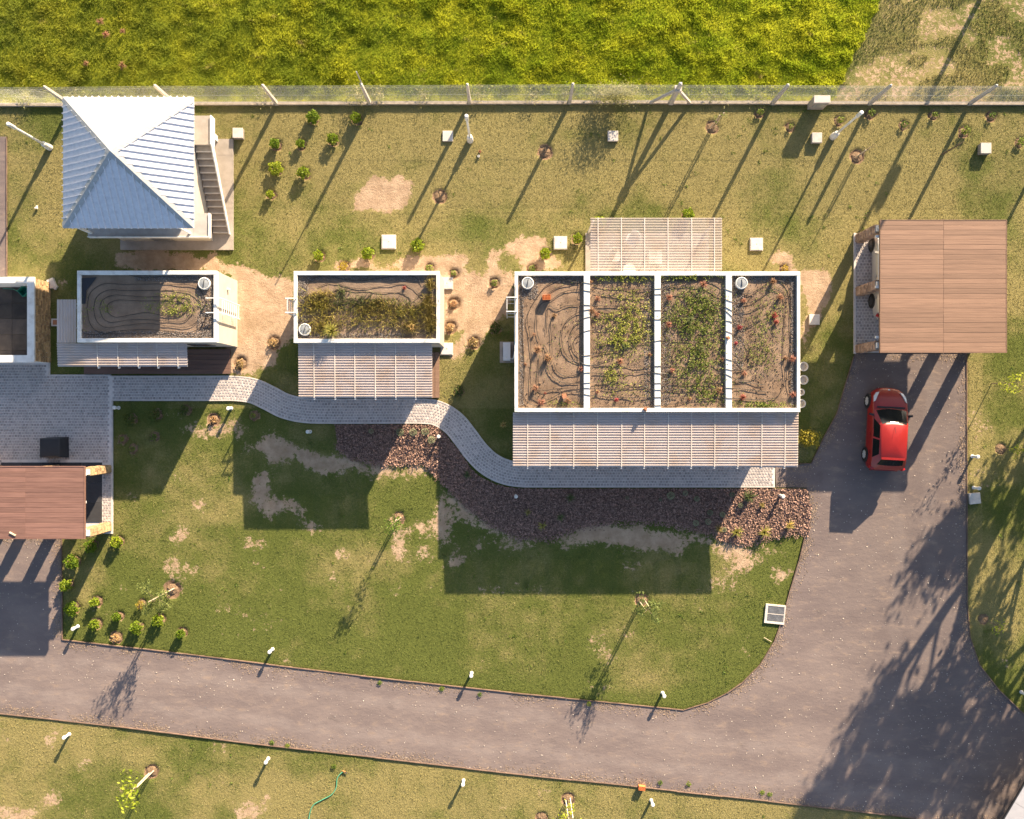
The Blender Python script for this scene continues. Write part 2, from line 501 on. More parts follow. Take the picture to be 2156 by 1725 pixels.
def offset_line(line, d):
    out = []
    for i, p in enumerate(line):
        a = line[max(i - 1, 0)]; b = line[min(i + 1, len(line) - 1)]
        dx, dy = b[0] - a[0], b[1] - a[1]; L = math.hypot(dx, dy) or 1
        out.append((p[0] - dy / L * d, p[1] + dx / L * d))
    return out
PATH = offset_line(CENTER, -HALF) + offset_line(CENTER, HALF)[::-1]

step = .10
xs = np.arange(-25.6, 26.2, step); ys = np.arange(-21.2, 21.4, step)
GXX, GYY = np.meshgrid(xs, ys)
VX, VY = toV(GXX, GYY)
# organic edges: warp the coordinates before testing
wob = lambda a, s: (fbm(VX / 30 + s, VY / 30, s, 5) - .5) * a
WX, WY = VX + wob(58, 1), VY + wob(58, 3)

m_road = inpoly(VX, VY, ROAD) | inpoly(VX, VY, LEFTROAD)
m_path = inpoly(VX, VY, PATH) | inpoly(VX, VY, PLAZA)
m_mulch = inpoly(VX, VY, MULCH)
m_meadow = inpoly(VX + wob(14, 2), VY + wob(10, 4), MEADOW)
m_field = (VY < 214) & ~m_meadow


# ---- where the shrubs stand (their planting hollows are part of the ground)
SHRUBS = []
def sh_(v, kind, label, group=None, scale=1.0, ring=True): SHRUBS.append((v, kind, label, group, scale, ring))
for v in ((661, 250), (752, 252), (702, 296), (581, 306), (634, 305), (583, 357), (641, 367), (571, 411)):
    sh_(v, 'green', 'round bright green shrub in a soil ring between tower and fence', 'shrubs near the fence', 1.0 if v not in ((634, 305), (571, 411)) else .85)
for v, l_ in (((673, 540), 'green shrub in a soil ring above the grassy roof, near its ladder end'), ((776, 536), 'green shrub beside the large framed cover above the grassy roof'), ((880, 519), 'green shrub crossed by a thin shadow above the grassy roof'),
              ((1147, 536), 'green shrub on the sandy strip left of the large square cover'), ((1215, 504), 'green shrub between the square cover and the clear awning'), ((1447, 455), 'green shrub at the far edge of the clear awning'), ((1262, 470), 'green shrub half hidden by the clear awning corner')):
    sh_(v, 'green', l_, None)
for v in ((249, 1140), (195, 1149), (156, 1182), (143, 1231), (156, 1280), (204, 1266), (250, 1297), (203, 1314), (291, 1320), (336, 1305), (384, 1332)):
    sh_(v, 'green', 'round bright green shrub in the lawn corner below the shelter', 'shrubs in the lower lawn corner', random.uniform(.92, 1.1))
sh_((299, 1273), 'yellow', 'yellowish shrub under the feathery staked sapling', None, .9); sh_((244, 1343), 'dry', 'withered orange shrub among green shrubs near the road', None, 1.1)
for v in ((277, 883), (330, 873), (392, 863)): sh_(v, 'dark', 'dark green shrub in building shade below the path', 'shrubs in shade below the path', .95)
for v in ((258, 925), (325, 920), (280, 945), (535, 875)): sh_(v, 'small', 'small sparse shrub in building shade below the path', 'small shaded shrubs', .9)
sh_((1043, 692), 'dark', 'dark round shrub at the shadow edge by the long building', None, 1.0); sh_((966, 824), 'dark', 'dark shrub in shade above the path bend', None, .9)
sh_((725, 562), 'yellow', 'yellow green shrub just behind the grassy-roofed cabin', None, 1.0); sh_((1650, 567), 'yellow', 'yellow shrub behind the far bay of the long building', None, .9)
for v in ((956, 576), (1041, 596), (905, 566), (1120, 566)): sh_(v, 'small', 'small thin shrub in bare sand between the two planted roofs', 'thin shrubs in the sand', .95)
for v in ((450, 884), (506, 766), (576, 722), (955, 640), (997, 722), (948, 690)): sh_(v, 'dry', 'withered straw-coloured plant in a bare soil ring', 'withered plants', 1.15)
sh_((1696, 922), 'yell_big', 'large golden yellow shrub at the end of the long awning', None, .95, False)
for v in ((1664, 268), (1767, 254), (1833, 240), (1902, 264), (1966, 243), (2087, 245), (2030, 278), (2148, 300), (1600, 238)):
    sh_(v, 'small', 'thin young leafy plant along the foot of the wire fence', 'young plants by the fence', random.uniform(.8, 1.1))


RINGS = [(s_[0][0], s_[0][1], .27 * max(.9, s_[4])) for s_ in SHRUBS if s_[5]] + [(361, 1242, .42), (839, 1092, .32), (1351, 1264, .32), (318, 1626, .34), (1196, 1684, .32), (926, 414, .34),
         (1147, 320, .36), (1500, 268, .32), (1805, 330, .34), (2072, 1305, .25), (2108, 945, .25), (1140, 1722, .28)]
dirt = np.zeros_like(VX)
def d_poly(poly, v=1.0):
    dirt[inpoly(WX, WY, poly)] = v
def d_ell(cx, cy, rx, ry, v=.74, rot=0):
    ca, sa = math.cos(rot), math.sin(rot)
    dx, dy = WX - cx, WY - cy
    q = ((dx * ca + dy * sa) / rx) ** 2 + ((-dx * sa + dy * ca) / ry) ** 2
    np.maximum(dirt, v * np.clip(1.12 - q * .62, 0, 1), out=dirt)
d_poly([(235, 530), (340, 532), (430, 536), (480, 560), (545, 578), (600, 584), (622, 600), (622, 700), (592, 740), (566, 768), (530, 792), (485, 796), (480, 700), (500, 590), (440, 560), (240, 560)])
d_poly([(700, 550), (765, 528), (790, 560), (850, 552), (920, 545), (962, 536), (985, 575), (1012, 545), (1050, 533), (1088, 508), (1135, 498), (1150, 540), (1185, 558), (1180, 580),
        (1083, 580), (1083, 630), (1045, 690), (990, 742), (962, 765), (926, 752), (926, 575), (720, 575)])
d_poly([(772, 383), (866, 376), (868, 434), (830, 441), (742, 455), (752, 416)])
d_poly([(1600, 558), (1640, 528), (1680, 560), (1748, 576), (1760, 605), (1735, 675), (1690, 742), (1688, 575)])
for cx, cy, r_ in ((1000, 572, 20), (1078, 560, 20), (955, 715, 26), (1150, 575, 10)):
    k = ((WX - cx) / r_) ** 2 + ((WY - cy) / (r_ * .9)) ** 2 < 1
    dirt[k] = .1
for e in ((556, 938, 44, 20, .9), (594, 960, 36, 22, .9), (664, 966, 56, 18, .9), (704, 978, 50, 20, .9), (757, 986, 46, 14), (806, 993, 34, 18), (877, 990, 38, 22),
          (590, 1066, 64, 20, .9), (551, 1033, 20, 34, .9), (651, 1098, 24, 14), (716, 1155, 26, 18), (838, 1120, 30, 12), (836, 1152, 22, 26), (896, 1166, 26, 16),
          (934, 1098, 22, 46), (976, 1082, 38, 22), (1012, 1156, 24, 13), (952, 1186, 30, 14), (540, 1145, 22, 18), (890, 1115, 22, 20),
          (1200, 1140, 26, 28), (1258, 1118, 64, 18, .95), (1318, 1130, 60, 26, .95), (1390, 1140, 62, 28, .95), (1430, 1160, 22, 14), (1480, 1128, 40, 12), (1100, 1138, 60, 14), (1020, 1110, 36, 16), (960, 1050, 30, 14), (770, 978, 50, 10),
          (1540, 1156, 52, 24), (1570, 1180, 40, 24), (420, 1070, 14, 16), (340, 1083, 14, 11), (375, 1126, 24, 16), (357, 1186, 24, 16), (396, 1189, 17, 12),
          (450, 910, 52, 22), (400, 898, 30, 20), (500, 905, 16, 26), (562, 1000, 26, 10), (112, 1684, 28, 24), (20, 1716, 74, 16), (180, 1602, 20, 22), (110, 1562, 14, 26),
          (516, 1712, 40, 18), (566, 1680, 14, 22), (478, 1030, 12, 9), (1128, 1700, 14, 7), (745, 1625, 10, 6), (700, 1210, 14, 8),
          (130, 600, 14, 22), (1650, 1210, 24, 20), (1530, 1220, 44, 34, .45), (560, 1060, 30, 20, .5)):
    d_ell(*e)
# thin worn speckle everywhere, and the scraped field beyond the fence
spk = fbm(VX / 46, VY / 46, 2, 5)
np.maximum(dirt, np.clip((spk - .60) * 3.2, 0, .42) * (VY > 860), out=dirt)
fieldn = fbm(VX / 60 + .4 * VY / 60, VY / 30, 5, 5)
dirt[m_field] = np.clip((fieldn[m_field] - .34) * 1.9, 0, .50)
stripe = np.exp(-((VX - (1795 + (165 - VY) * .50)) / 14) ** 2) * (VY < 200)
np.maximum(dirt, stripe * .42 * m_field, out=dirt)
dirt[m_meadow] = 0
dirt[(VY > 213) & (VY < 232) & (dirt < .2)] = .15
soft = dirt.copy()
for _ in range(7):
    soft = (soft + np.roll(soft, 1, 0) + np.roll(soft, -1, 0) + np.roll(soft, 1, 1) + np.roll(soft, -1, 1)) / 5
dirt = soft
# dryness of the turf: tan in the upper yard and by the lower edge, greener on the big lawn
dry = .50 + (fbm(VX / 150, VY / 120, 1, 4) - .5) * 1.5
dry += np.where(VY < 700, .17, 0) - np.where((VY > 860) & (VY < 1490) & (VX < 1705), .22, 0)
dry += np.where((VY > 1500), .14, 0) + np.where((VX > 1850) & (VY < 760) & (VY > 220), -.08, 0)
dry += np.where((VX > 2036) & (VX < 2070) & (VY > 740), .25, 0)
dry -= np.exp(-((VY - (1330 + (VX - 100) * .125)) / 26) ** 2) * .18 * (VX < 1500)
dry += (fbm(VX / 26, VY / 26, 4, 4) - .5) * .55
dry = np.clip(dry, 0, 1)
ring = np.zeros_like(VX)
for cx, cy, rr in RINGS:
    q = np.hypot(VX - cx, VY - cy) / (rr * PX) + (fbm(VX / 9, VY / 9, 2, 3) - .5) * .35
    np.maximum(ring, np.clip((1.12 - q) / .22, 0, 1), out=ring)
dirt = np.maximum(dirt, ring * .95)

zz = (fbm(GXX * .8, GYY * .8, 4, 3) - .5) * .03
hum = fbm(GXX * .75, GYY * .95, 3, 4)
zz = np.where(m_meadow, zz + (hum - .35) * .13, zz)
edge = np.clip((214 - VY) / 24, 0, 1)
zz = np.where(m_meadow, zz * edge, zz)
zz -= .015
zz -= ring * .085
zz[m_road | m_path | m_mulch] = -.05
ny, nx = GXX.shape
Vg = np.stack([GXX.ravel(), GYY.ravel(), zz.ravel()], 1)
ii = (np.arange(ny - 1)[:, None] * nx + np.arange(nx - 1)[None, :]).ravel()
Fg = np.stack([ii, ii + 1, ii + nx + 1, ii + nx], 1)

def ground_mat():
    m, nt, out = nodes('lawn_ground')
    b = N(nt, 'ShaderNodeBsdfPrincipled', Roughness=.95)
    b.inputs['Specular IOR Level'].default_value = .1
    fine = noise(nt, 9, 6, .7)
    micro = noise(nt, 38, 3, .6)
    dr = math_(nt, 'ADD', attr(nt, 'dry'), math_(nt, 'MULTIPLY', math_(nt, 'SUBTRACT', fine, .5), .9))
    green = mix(nt, ramp(nt, micro, .3, .7), (.070, .092, .021), (.132, .147, .037))
    tan = mix(nt, ramp(nt, micro, .3, .7), (.185, .160, .062), (.30, .255, .108))
    grass = mix(nt, ramp(nt, dr, .15, .95), green, tan)
    earth = mix(nt, ramp(nt, noise(nt, 2.2, 8, .68), .3, .7), (.49, .36, .25), (.34, .235, .155))
    earth = mix(nt, math_(nt, 'MULTIPLY', ramp(nt, noise(nt, 26, 4, .7), .60, .74), .55), earth, (.16, .105, .065))
    earth = mix(nt, math_(nt, 'MULTIPLY', ramp(nt, noise(nt, .9, 4, .6), .50, .68), .45), earth, (.27, .195, .115))
    df = math_(nt, 'ADD', attr(nt, 'dirt'), math_(nt, 'MULTIPLY', math_(nt, 'SUBTRACT', noise(nt, 4.2, 9, .80), .5), 2.5))
    earth = mix(nt, ramp(nt, attr(nt, 'ring'), .2, .8), earth, mix(nt, ramp(nt, noise(nt, 14, 5, .7), .35, .65), (.30, .195, .12), (.15, .095, .06)))
    colr = mix(nt, ramp(nt, df, .43, .63), grass, earth)
    colr = mix(nt, attr(nt, 'lush'), colr, mix(nt, ramp(nt, noise(nt, 1.4, 5), .35, .65), (.18, .21, .014), (.34, .34, .026)))
    nt.links.new(colr, b.inputs['Base Color'])
    nt.links.new(bump(nt, math_(nt, 'ADD', micro, fine), .75, .05), b.inputs['Normal'])
    nt.links.new(b.outputs[0], out.inputs[0])
    return m
M['ground'] = ground_mat()
lawn = np_mesh('ground', Vg, Fg, M['ground'], attrs={'dirt': ('POINT', dirt.ravel()), 'dry': ('POINT', dry.ravel()), 'lush': ('POINT', m_meadow.ravel().astype(float)), 'ring': ('POINT', ring.ravel())})
lawn['kind'] = 'structure'
far = MB(); far.add([(-400, -400, -.12), (400, -400, -.12), (400, 400, -.12), (-400, 400, -.12)], [(0, 1, 2, 3)])
struct('terrain', far, mat('far_grass', (.085, .095, .022), (.13, .11, .035), ns=.2, rough=.95))

# ---- road surface
def road_mat():
    m, nt, out = nodes('gravel_road')
    b = N(nt, 'ShaderNodeBsdfPrincipled', Roughness=.92)
    b.inputs['Specular IOR Level'].default_value = .2
    st = pos(nt, (.6, 1.25, 1))
    big = noise(nt, .55, 5, .6, st)
    worn = noise(nt, 2.2, 7, .7, st)
    grain = noise(nt, 60, 3, .7)
    c = mix(nt, ramp(nt, big, .3, .7), (.155, .124, .121), (.210, .169, .158))
    sx = nt.nodes.new('ShaderNodeSeparateXYZ'); nt.links.new(pos(nt), sx.inputs[0]); X_, Y_ = sx.outputs[0], sx.outputs[1]
    wander = math_(nt, 'MULTIPLY', math_(nt, 'SUBTRACT', noise(nt, .35, 2), .5), 1.2)
    def track(coord, c0, w):
        d = math_(nt, 'SUBTRACT', math_(nt, 'ADD', coord, wander), c0)
        return math_(nt, 'SUBTRACT', 1, ramp(nt, math_(nt, 'ABSOLUTE', d), w * .3, w))
    u_ = math_(nt, 'ADD', Y_, math_(nt, 'MULTIPLY', X_, .118))
    lane = math_(nt, 'ADD', track(u_, -14.05, .42), track(u_, -15.55, .42))
    drv = math_(nt, 'MULTIPLY', math_(nt, 'ADD', track(X_, 17.6, .45), track(X_, 19.1, .45)), ramp(nt, Y_, -12.5, -8.5))
    tr = math_(nt, 'MULTIPLY', math_(nt, 'MAXIMUM', lane, drv, True), ramp(nt, noise(nt, 1.3, 5, .6), .25, .7))
    c = mix(nt, math_(nt, 'MULTIPLY', tr, .55), c, (.255, .212, .198))
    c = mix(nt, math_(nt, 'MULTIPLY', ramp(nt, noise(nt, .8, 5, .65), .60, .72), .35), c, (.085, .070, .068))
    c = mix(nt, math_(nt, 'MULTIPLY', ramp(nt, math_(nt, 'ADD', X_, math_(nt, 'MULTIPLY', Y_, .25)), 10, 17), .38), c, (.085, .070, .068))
    c = mix(nt, math_(nt, 'MULTIPLY', ramp(nt, worn, .52, .76), .75), c, (.29, .215, .165))
    c = mix(nt, math_(nt, 'MULTIPLY', ramp(nt, grain, .55, .8), .45), c, (.33, .28, .25))
    c = mix(nt, math_(nt, 'MULTIPLY', ramp(nt, grain, .45, .2), .5), c, (.08, .066, .062))
    nt.links.new(c, b.inputs['Base Color'])
    rut = noise(nt, 4.5, 6, .65, st, .2)
    h = math_(nt, 'ADD', math_(nt, 'MULTIPLY', rut, 1.5), math_(nt, 'MULTIPLY', grain, .35))
    nt.links.new(bump(nt, h, .34, .03), b.inputs['Normal'])
    nt.links.new(b.outputs[0], out.inputs[0])
    return m
M['road'] = road_mat()
def sheet(poly, z):
    mb = MB(); mb.poly([G(x, y, z) for x, y in poly]); return mb
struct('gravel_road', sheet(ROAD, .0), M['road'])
struct('gravel_lane', sheet(LEFTROAD, .0), M['road'])

# ---- edging boards along lawn and road
def edging(pts, w=.034, z0=-.05, z1=.045, seg=2.4, name='kerb', label='thin brown edging boards between lawn and gravel road'):
    root = bpy.data.objects.new(name, None); col.objects.link(root); root['kind'] = 'structure'
    origin[root.name] = Vector((0, 0, 0))
    P2 = [G(x, y) for x, y in pts]
    for a, b in zip(P2[:-1], P2[1:]):
        L = (b - a).length; n = max(1, round(L / seg)); ang = math.atan2(b.y - a.y, b.x - a.x)
        for k in range(n):
            p, q = a.lerp(b, k / n), a.lerp(b, (k + 1) / n)
            c = (p + q) / 2
            mb = MB(); mb.cbox((c.x, c.y + random.uniform(-.008, .008), (z0 + z1) / 2 + random.uniform(-.012, .012)), ((q - p).length - .006, w, z1 - z0), ang + random.uniform(-.004, .004))
            obj('edging_board', mb, M['edging'], root)
    return root
edging([(130, 1128), (131, 1347), (300, 1366), (470, 1387), (760, 1423), (1080, 1459), (1300, 1481), (1440, 1495)])
edging([(1440, 1495), (1490, 1480), (1530, 1460), (1562, 1438), (1600, 1400), (1630, 1350), (1648, 1300), (1664, 1240), (1682, 1180), (1697, 1118)], seg=1.2)
edging([(2035, 746), (2036, 1270), (2042, 1340), (2062, 1400), (2105, 1455), (2160, 1508), (2260, 1590)], seg=1.6)
edging([(-60, 1496), (0, 1503), (250, 1530), (539, 1567), (789, 1595), (1078, 1629), (1328, 1655), (1617, 1687), (1867, 1716), (1985, 1731)])
edging([(1708, 976), (1735, 920), (1762, 871), (1783, 800), (1798, 750)], seg=1.4)
edging([(1645, 977), (1708, 976)], seg=1.0)
edging([(14, 290), (15, 581)])

# ---- paved path and plaza
def ribbon(line, d0, d1, z0, z1):
    A = offset_line(line, d0); B = offset_line(line, d1)
    mb = MB()
    for i in range(len(line) - 1):
        q = [A[i], A[i + 1], B[i + 1], B[i]]
        c8 = [tuple(G(x, y, z0)) for x, y in q] + [tuple(G(x, y, z1)) for x, y in q]
        mb.hexa(c8, .5)
    return mb
path = bpy.data.objects.new('path', None); col.objects.link(path); path['kind'] = 'structure'; origin['path'] = Vector((0, 0, 0))
obj('path_bed', ribbon(CENTER, -HALF + 2, HALF - 2, -.04, .028), M['paverbase'], path)
obj('path_border', ribbon(CENTER, -HALF - .5, -HALF + 2, -.05, .05), M['kerbconcrete'], path)
obj('path_border', ribbon(CENTER, HALF - 2, HALF + .5, -.05, .05), M['kerbconcrete'], path)

def paver_faces(mb, q, z0, z1, r=None):
    """q: four ground points in metres, counter-clockwise; slightly domed edges"""
    c = sum((Vector(p) for p in q), Vector((0, 0))) / 4
    V = [(p[0], p[1], z0) for p in q] + [(c.x + (p[0] - c.x) * .86, c.y + (p[1] - c.y) * .86, z1) for p in q]
    F = [(4, 5, 6, 7), (0, 1, 5, 4), (1, 2, 6, 5), (2, 3, 7, 6), (3, 0, 4, 7)]
    mb.add(V, F, random.random() if r is None else r)
# rows along the curved path
SL = [Vector(G(x, y)[:2]) for x, y in CENTER]
cum = [0]
for a, b in zip(SL[:-1], SL[1:]): cum.append(cum[-1] + (b - a).length)
def along(s, o):
    s = min(max(s, 0), cum[-1] - 1e-4)
    i = int(np.searchsorted(cum, s, 'right')) - 1; i = min(max(i, 0), len(SL) - 2)
    t = (s - cum[i]) / (cum[i + 1] - cum[i])
    p = SL[i].lerp(SL[i + 1], t)
    d0 = (SL[min(i + 1, len(SL) - 1)] - SL[max(i - 1, 0)]).normalized()
    d1 = (SL[min(i + 2, len(SL) - 1)] - SL[i]).normalized()
    d = (d0 * (1 - t) + d1 * t).normalized()
    return p + Vector((d.y, -d.x)) * -o
rows = 8; usable = (2 * HALF - 5) / PX; pitch = usable / rows; sp = .132
rest = MB(); singles = 0
for j in range(rows):
    o = -usable / 2 + pitch * (j + .5)
    s = (j % 2) * sp / 2 + .02
    while s < cum[-1] - sp:
        jit = lambda: random.uniform(-.007, .007)
        hs, ho = sp * .425, pitch * .40
        q = [along(s + sp / 2 + a * hs + jit(), o + b * ho + jit()) for a, b in ((-1, -1), (1, -1), (1, 1), (-1, 1))]
        area = (q[1] - q[0]).x * (q[2] - q[0]).y - (q[1] - q[0]).y * (q[2] - q[0]).x
        if area < 0: q = q[::-1]
        cV = toV(q[0].x, q[0].y)
        if 845 < cV[0] < 1010 and singles < 300:
            one = MB(); paver_faces(one, q, .02, .045); obj('paver', one, M['paver'], path); singles += 1
        else:
            paver_faces(rest, q, .02, .045 + random.uniform(-.004, .003))
        s += sp
o = obj('paver_field', rest, M['paver'], path); o['kind'] = 'stuff'

def paved_area(name, poly, holes=(), z=.03, px_=.128, py_=.128, border=None):
    root = bpy.data.objects.new(name, None); col.objects.link(root); root['kind'] = 'structure'; origin[root.name] = Vector((0, 0, 0))
    obj('paving_bed', sheet(poly, z - .004), M['paverbase'], root)
    X0 = min(p[0] for p in poly); X1 = max(p[0] for p in poly); Y0 = min(p[1] for p in poly); Y1 = max(p[1] for p in poly)
    mb = MB(); sx, sy = px_ * PX, py_ * PX
    inset = 4
    j = 0; y = Y0 + inset
    while y < Y1 - inset:
        x = X0 + (j % 2) * sx / 2
        while x < X1:
            cx, cy = x + sx / 2, y + sy / 2
            t = np.array([[cx - sx * .5, cy - sy * .5], [cx + sx * .5 + inset, cy - sy * .5], [cx + sx * .5 + inset, cy + sy * .5], [cx - sx * .5, cy + sy * .5]])
            if inpoly(t[:, 0], t[:, 1], poly).all() and not any(h[0] - 3 < cx < h[2] + 3 and h[1] - 3 < cy < h[3] + 3 for h in holes):
                jt = lambda: random.uniform(-.35, .35)
                q = [G(cx + a * sx * .41 + jt(), cy - b * sy * .40 + jt()) for a, b in ((-1, -1), (1, -1), (1, 1), (-1, 1))]
                paver_faces(mb, [(p.x, p.y) for p in q], z - .01, z + .016 + random.uniform(-.004, .003))
            x += sx
        y += sy; j += 1
    p = obj('paver_field', mb, M['paver'], root); p['kind'] = 'stuff'
    return root
plz = paved_area('plaza_paving', PLAZA, holes=[(8, 973, 95, 1100), (131, 973, 216, 1100), (78, 980, 240, 1130), (-90, 990, 80, 1130)])
# strip beside the shelter floor, done as its own rows
strip = MB()
for j in range(19):
    for k in range(3):
        cx = 219.5 + k * 5.8 + (j % 2) * 1.6; cy = 995 + j * 5.6
        q = [G(cx + a * 2.4, cy - b * 2.3) for a, b in ((-1, -1), (1, -1), (1, 1), (-1, 1))]
        paver_faces(strip, [(p.x, p.y) for p in q], .02, .046)
p = obj('paver_field', strip, M['paver'], plz); p['kind'] = 'stuff'
b_ = MB(); b_.box(G(234.5, 845, -.05), G(238, 1124, .052)); obj('plaza_border', b_, M['kerbconcrete'], plz)
b_ = MB(); b_.box(G(102, 764, -.05), G(106, 791, .052)); obj('plaza_border', b_, M['kerbconcrete'], plz)
b_ = MB(); b_.box(G(106, 789, -.05), G(234, 792.5, .052)); obj('plaza_border', b_, M['kerbconcrete'], plz)

# ---- wood-chip bed
struct('chip_bed', sheet(MULCH, .012), M['chipbase'])
def scatter(poly, n, pad=0, rs=rng):
    X0 = min(p[0] for p in poly); X1 = max(p[0] for p in poly); Y0 = min(p[1] for p in poly); Y1 = max(p[1] for p in poly)
    x = rs.uniform(X0, X1, n); y = rs.uniform(Y0, Y1, n)
    k = inpoly(x, y, poly)
    return x[k], y[k]
def flakes(name, x, y, z, lmin, lmax, wr, m, tilt=.5, lift=.02):
    """small flat four-cornered chips lying at random angles"""
    n = len(x)
    X = (x - CX) / PX; Y = -(y - CY) / PX
    L = rng.uniform(lmin, lmax, n); W = L * rng.uniform(wr * .6, wr * 1.4, n); a = rng.uniform(0, 2 * np.pi, n)
    t1 = rng.uniform(-tilt, tilt, n) * L; t2 = rng.uniform(-tilt, tilt, n) * W
    ux, uy = np.cos(a) * L / 2, np.sin(a) * L / 2; wx, wy = -np.sin(a) * W / 2, np.cos(a) * W / 2
    Z = z + rng.uniform(0, lift, n) + (abs(t1) + abs(t2)) / 2
    c = lambda s, t: np.stack([X + s * ux + t * wx, Y + s * uy + t * wy, Z + s * t1 / 2 + t * t2 / 2], 1)
    V = np.stack([c(-1, -1), c(1, -1), c(1, 1), c(-1, 1)], 1).reshape(-1, 3)
    F = np.arange(4 * n).reshape(n, 4)
    o = np_mesh(name, V, F, m, rnd=rng.random(n)); o['kind'] = 'stuff'
    return o
x, y = scatter(MULCH, 100000)
ex = rng.integers(0, len(MULCH), 9000); et = rng.random(9000); A_ = np.array(MULCH, float); B2 = np.roll(A_, -1, 0)
ox_ = A_[ex] + (B2[ex] - A_[ex]) * et[:, None] + np.abs(rng.normal(0, 5, (9000, 1))) * np.array([[0, 1.0]]) + rng.normal(0, 2.5, (9000, 2))
ox_ = ox_[(ox_[:, 1] > 935) & ((ox_[:, 1] > 1060) | (ox_[:, 0] < 985))]
x = np.concatenate([x, ox_[:, 0]]); y = np.concatenate([y, ox_[:, 1]])
o = flakes('wood_chips', x, y, .014, .025, .085, .45, M['chips'], .8, .03)
tag(o, 'reddish brown wood chips covering the planting bed', 'wood chips')
x, y = scatter(ROAD, 9000)
o = flakes('road_pebbles', x, y, .004, .015, .04, .8, M['pebble'], .4, .004)
tag(o, 'tiny pale pebbles scattered over the gravel road', 'pebbles')

ex = []
for a_, b_2 in zip(ROAD[:], ROAD[1:] + ROAD[:1]):
    L_ = math.hypot(b_2[0] - a_[0], b_2[1] - a_[1]); k_ = int(L_ * 5.2); t_ = rng.random(k_)
    q_ = np.array(a_)[None] + (np.array(b_2) - np.array(a_))[None] * t_[:, None]
    nn = np.array([b_2[1] - a_[1], a_[0] - b_2[0]]) / max(L_, 1)
    ex.append(q_ - nn[None] * (2 + np.abs(rng.normal(0, 9, k_)))[:, None] + rng.normal(0, 1.0, (k_, 2)))
ex = np.concatenate(ex); ex = ex[inpoly(ex[:, 0], ex[:, 1], ROAD)]
keep = fbm(ex[:, 0] / 40, ex[:, 1] / 40, 1, 3) > rng.uniform(.3, .65, len(ex)); ex = ex[keep]
o = flakes('road_grit', ex[:, 0], ex[:, 1], .004, .015, .045, .8, M['grit'], .3, .004)
tag(o, 'sandy grit gathered along the edges of the gravel road', 'grit')

# ---- turf blades (mown lawn) and meadow grass
def raster(a, X, Y):
    i = np.clip(((Y - ys[0]) / step).round().astype(int), 0, ny - 1); j = np.clip(((X - xs[0]) / step).round().astype(int), 0, nx - 1)
    return a[i, j]
BLOCK = m_road | m_path | m_mulch
for x0, y0, x1, y1 in ((255, 294, 492, 527), (200, 590, 500, 730), (180, 733, 488, 790), (651, 590, 938, 740), (640, 730, 926, 842), (1083, 592, 1641, 975),
                       (1798, 490, 2040, 745), (0, 583, 106, 765), (0, 980, 236, 1124)):
    BLOCK |= (VX > x0) & (VX < x1) & (VY > y0) & (VY < y1)
GRASSOK = ~BLOCK

def blades(name, X, Y, Z, h, w, lean, m, rnd, parent=None, bendir=None):
    """bent two-triangle blades"""
    n = len(X)
    a = rng.uniform(0, 2 * np.pi, n) if bendir is None else bendir
    l = lean * h
    dx, dy = np.cos(a), np.sin(a)
    b = rng.uniform(0, 2 * np.pi, n)
    wx, wy = np.cos(b) * w / 2, np.sin(b) * w / 2
    base1 = np.stack([X - wx, Y - wy, Z], 1); base2 = np.stack([X + wx, Y + wy, Z], 1)
    mid = np.stack([X + dx * l * .45 + wx * .8, Y + dy * l * .45 + wy * .8, Z + h * .62], 1)
    tip = np.stack([X + dx * l, Y + dy * l, Z + h], 1)
    V = np.stack([base1, base2, mid, tip], 1).reshape(-1, 3)
    F = np.arange(4 * n).reshape(n, 4)
    o = np_mesh(name, V, F, m, rnd=rnd, parent=parent); o['kind'] = 'stuff'
    return o
def turf_mat():
    m, nt, out = nodes('turf_blade')
    r = attr(nt, 'rnd')
    green = mix(nt, noise(nt, 3, 3), (.090, .124, .032), (.168, .188, .052))
    tan = mix(nt, noise(nt, 5, 3), (.255, .222, .088), (.39, .345, .15))
    c = mix(nt, ramp(nt, r, .25, .85), green, tan)
    b = N(nt, 'ShaderNodeBsdfPrincipled', Roughness=.7); b.inputs['Specular IOR Level'].default_value = .15
    nt.links.new(c, b.inputs['Base Color'])
    t = nt.nodes.new('ShaderNodeBsdfTranslucent'); nt.links.new(c, t.inputs['Color'])
    ms = nt.nodes.new('ShaderNodeMixShader'); ms.inputs[0].default_value = .3
    nt.links.new(b.outputs[0], ms.inputs[1]); nt.links.new(t.outputs[0], ms.inputs[2])
    nt.links.new(ms.outputs[0], out.inputs[0])
    return m
M['turf'] = turf_mat()
n = 430000
X = rng.uniform(-24.2, 24.4, n); Y = rng.uniform(-19.4, 14.3, n)
ok = raster(GRASSOK, X, Y)
dd = raster(dirt, X, Y) + (fbm(X * 5, Y * 5, 2, 4) - .5) * .9
ok &= dd < rng.uniform(.15, .55, n)
X, Y = X[ok], Y[ok]
dr = raster(dry, X, Y) + rng.normal(0, .2, len(X))
Z = raster(zz, X, Y) - .005
h = rng.uniform(.025, .06, len(X))
o = blades('lawn_grass', X, Y, Z, h, rng.uniform(.012, .028, len(X)), rng.uniform(.3, 1.4, len(X)), M['turf'], np.clip(dr, 0, 1))
tag(o, 'short mown turf, green to straw coloured, over the yard', 'grass')

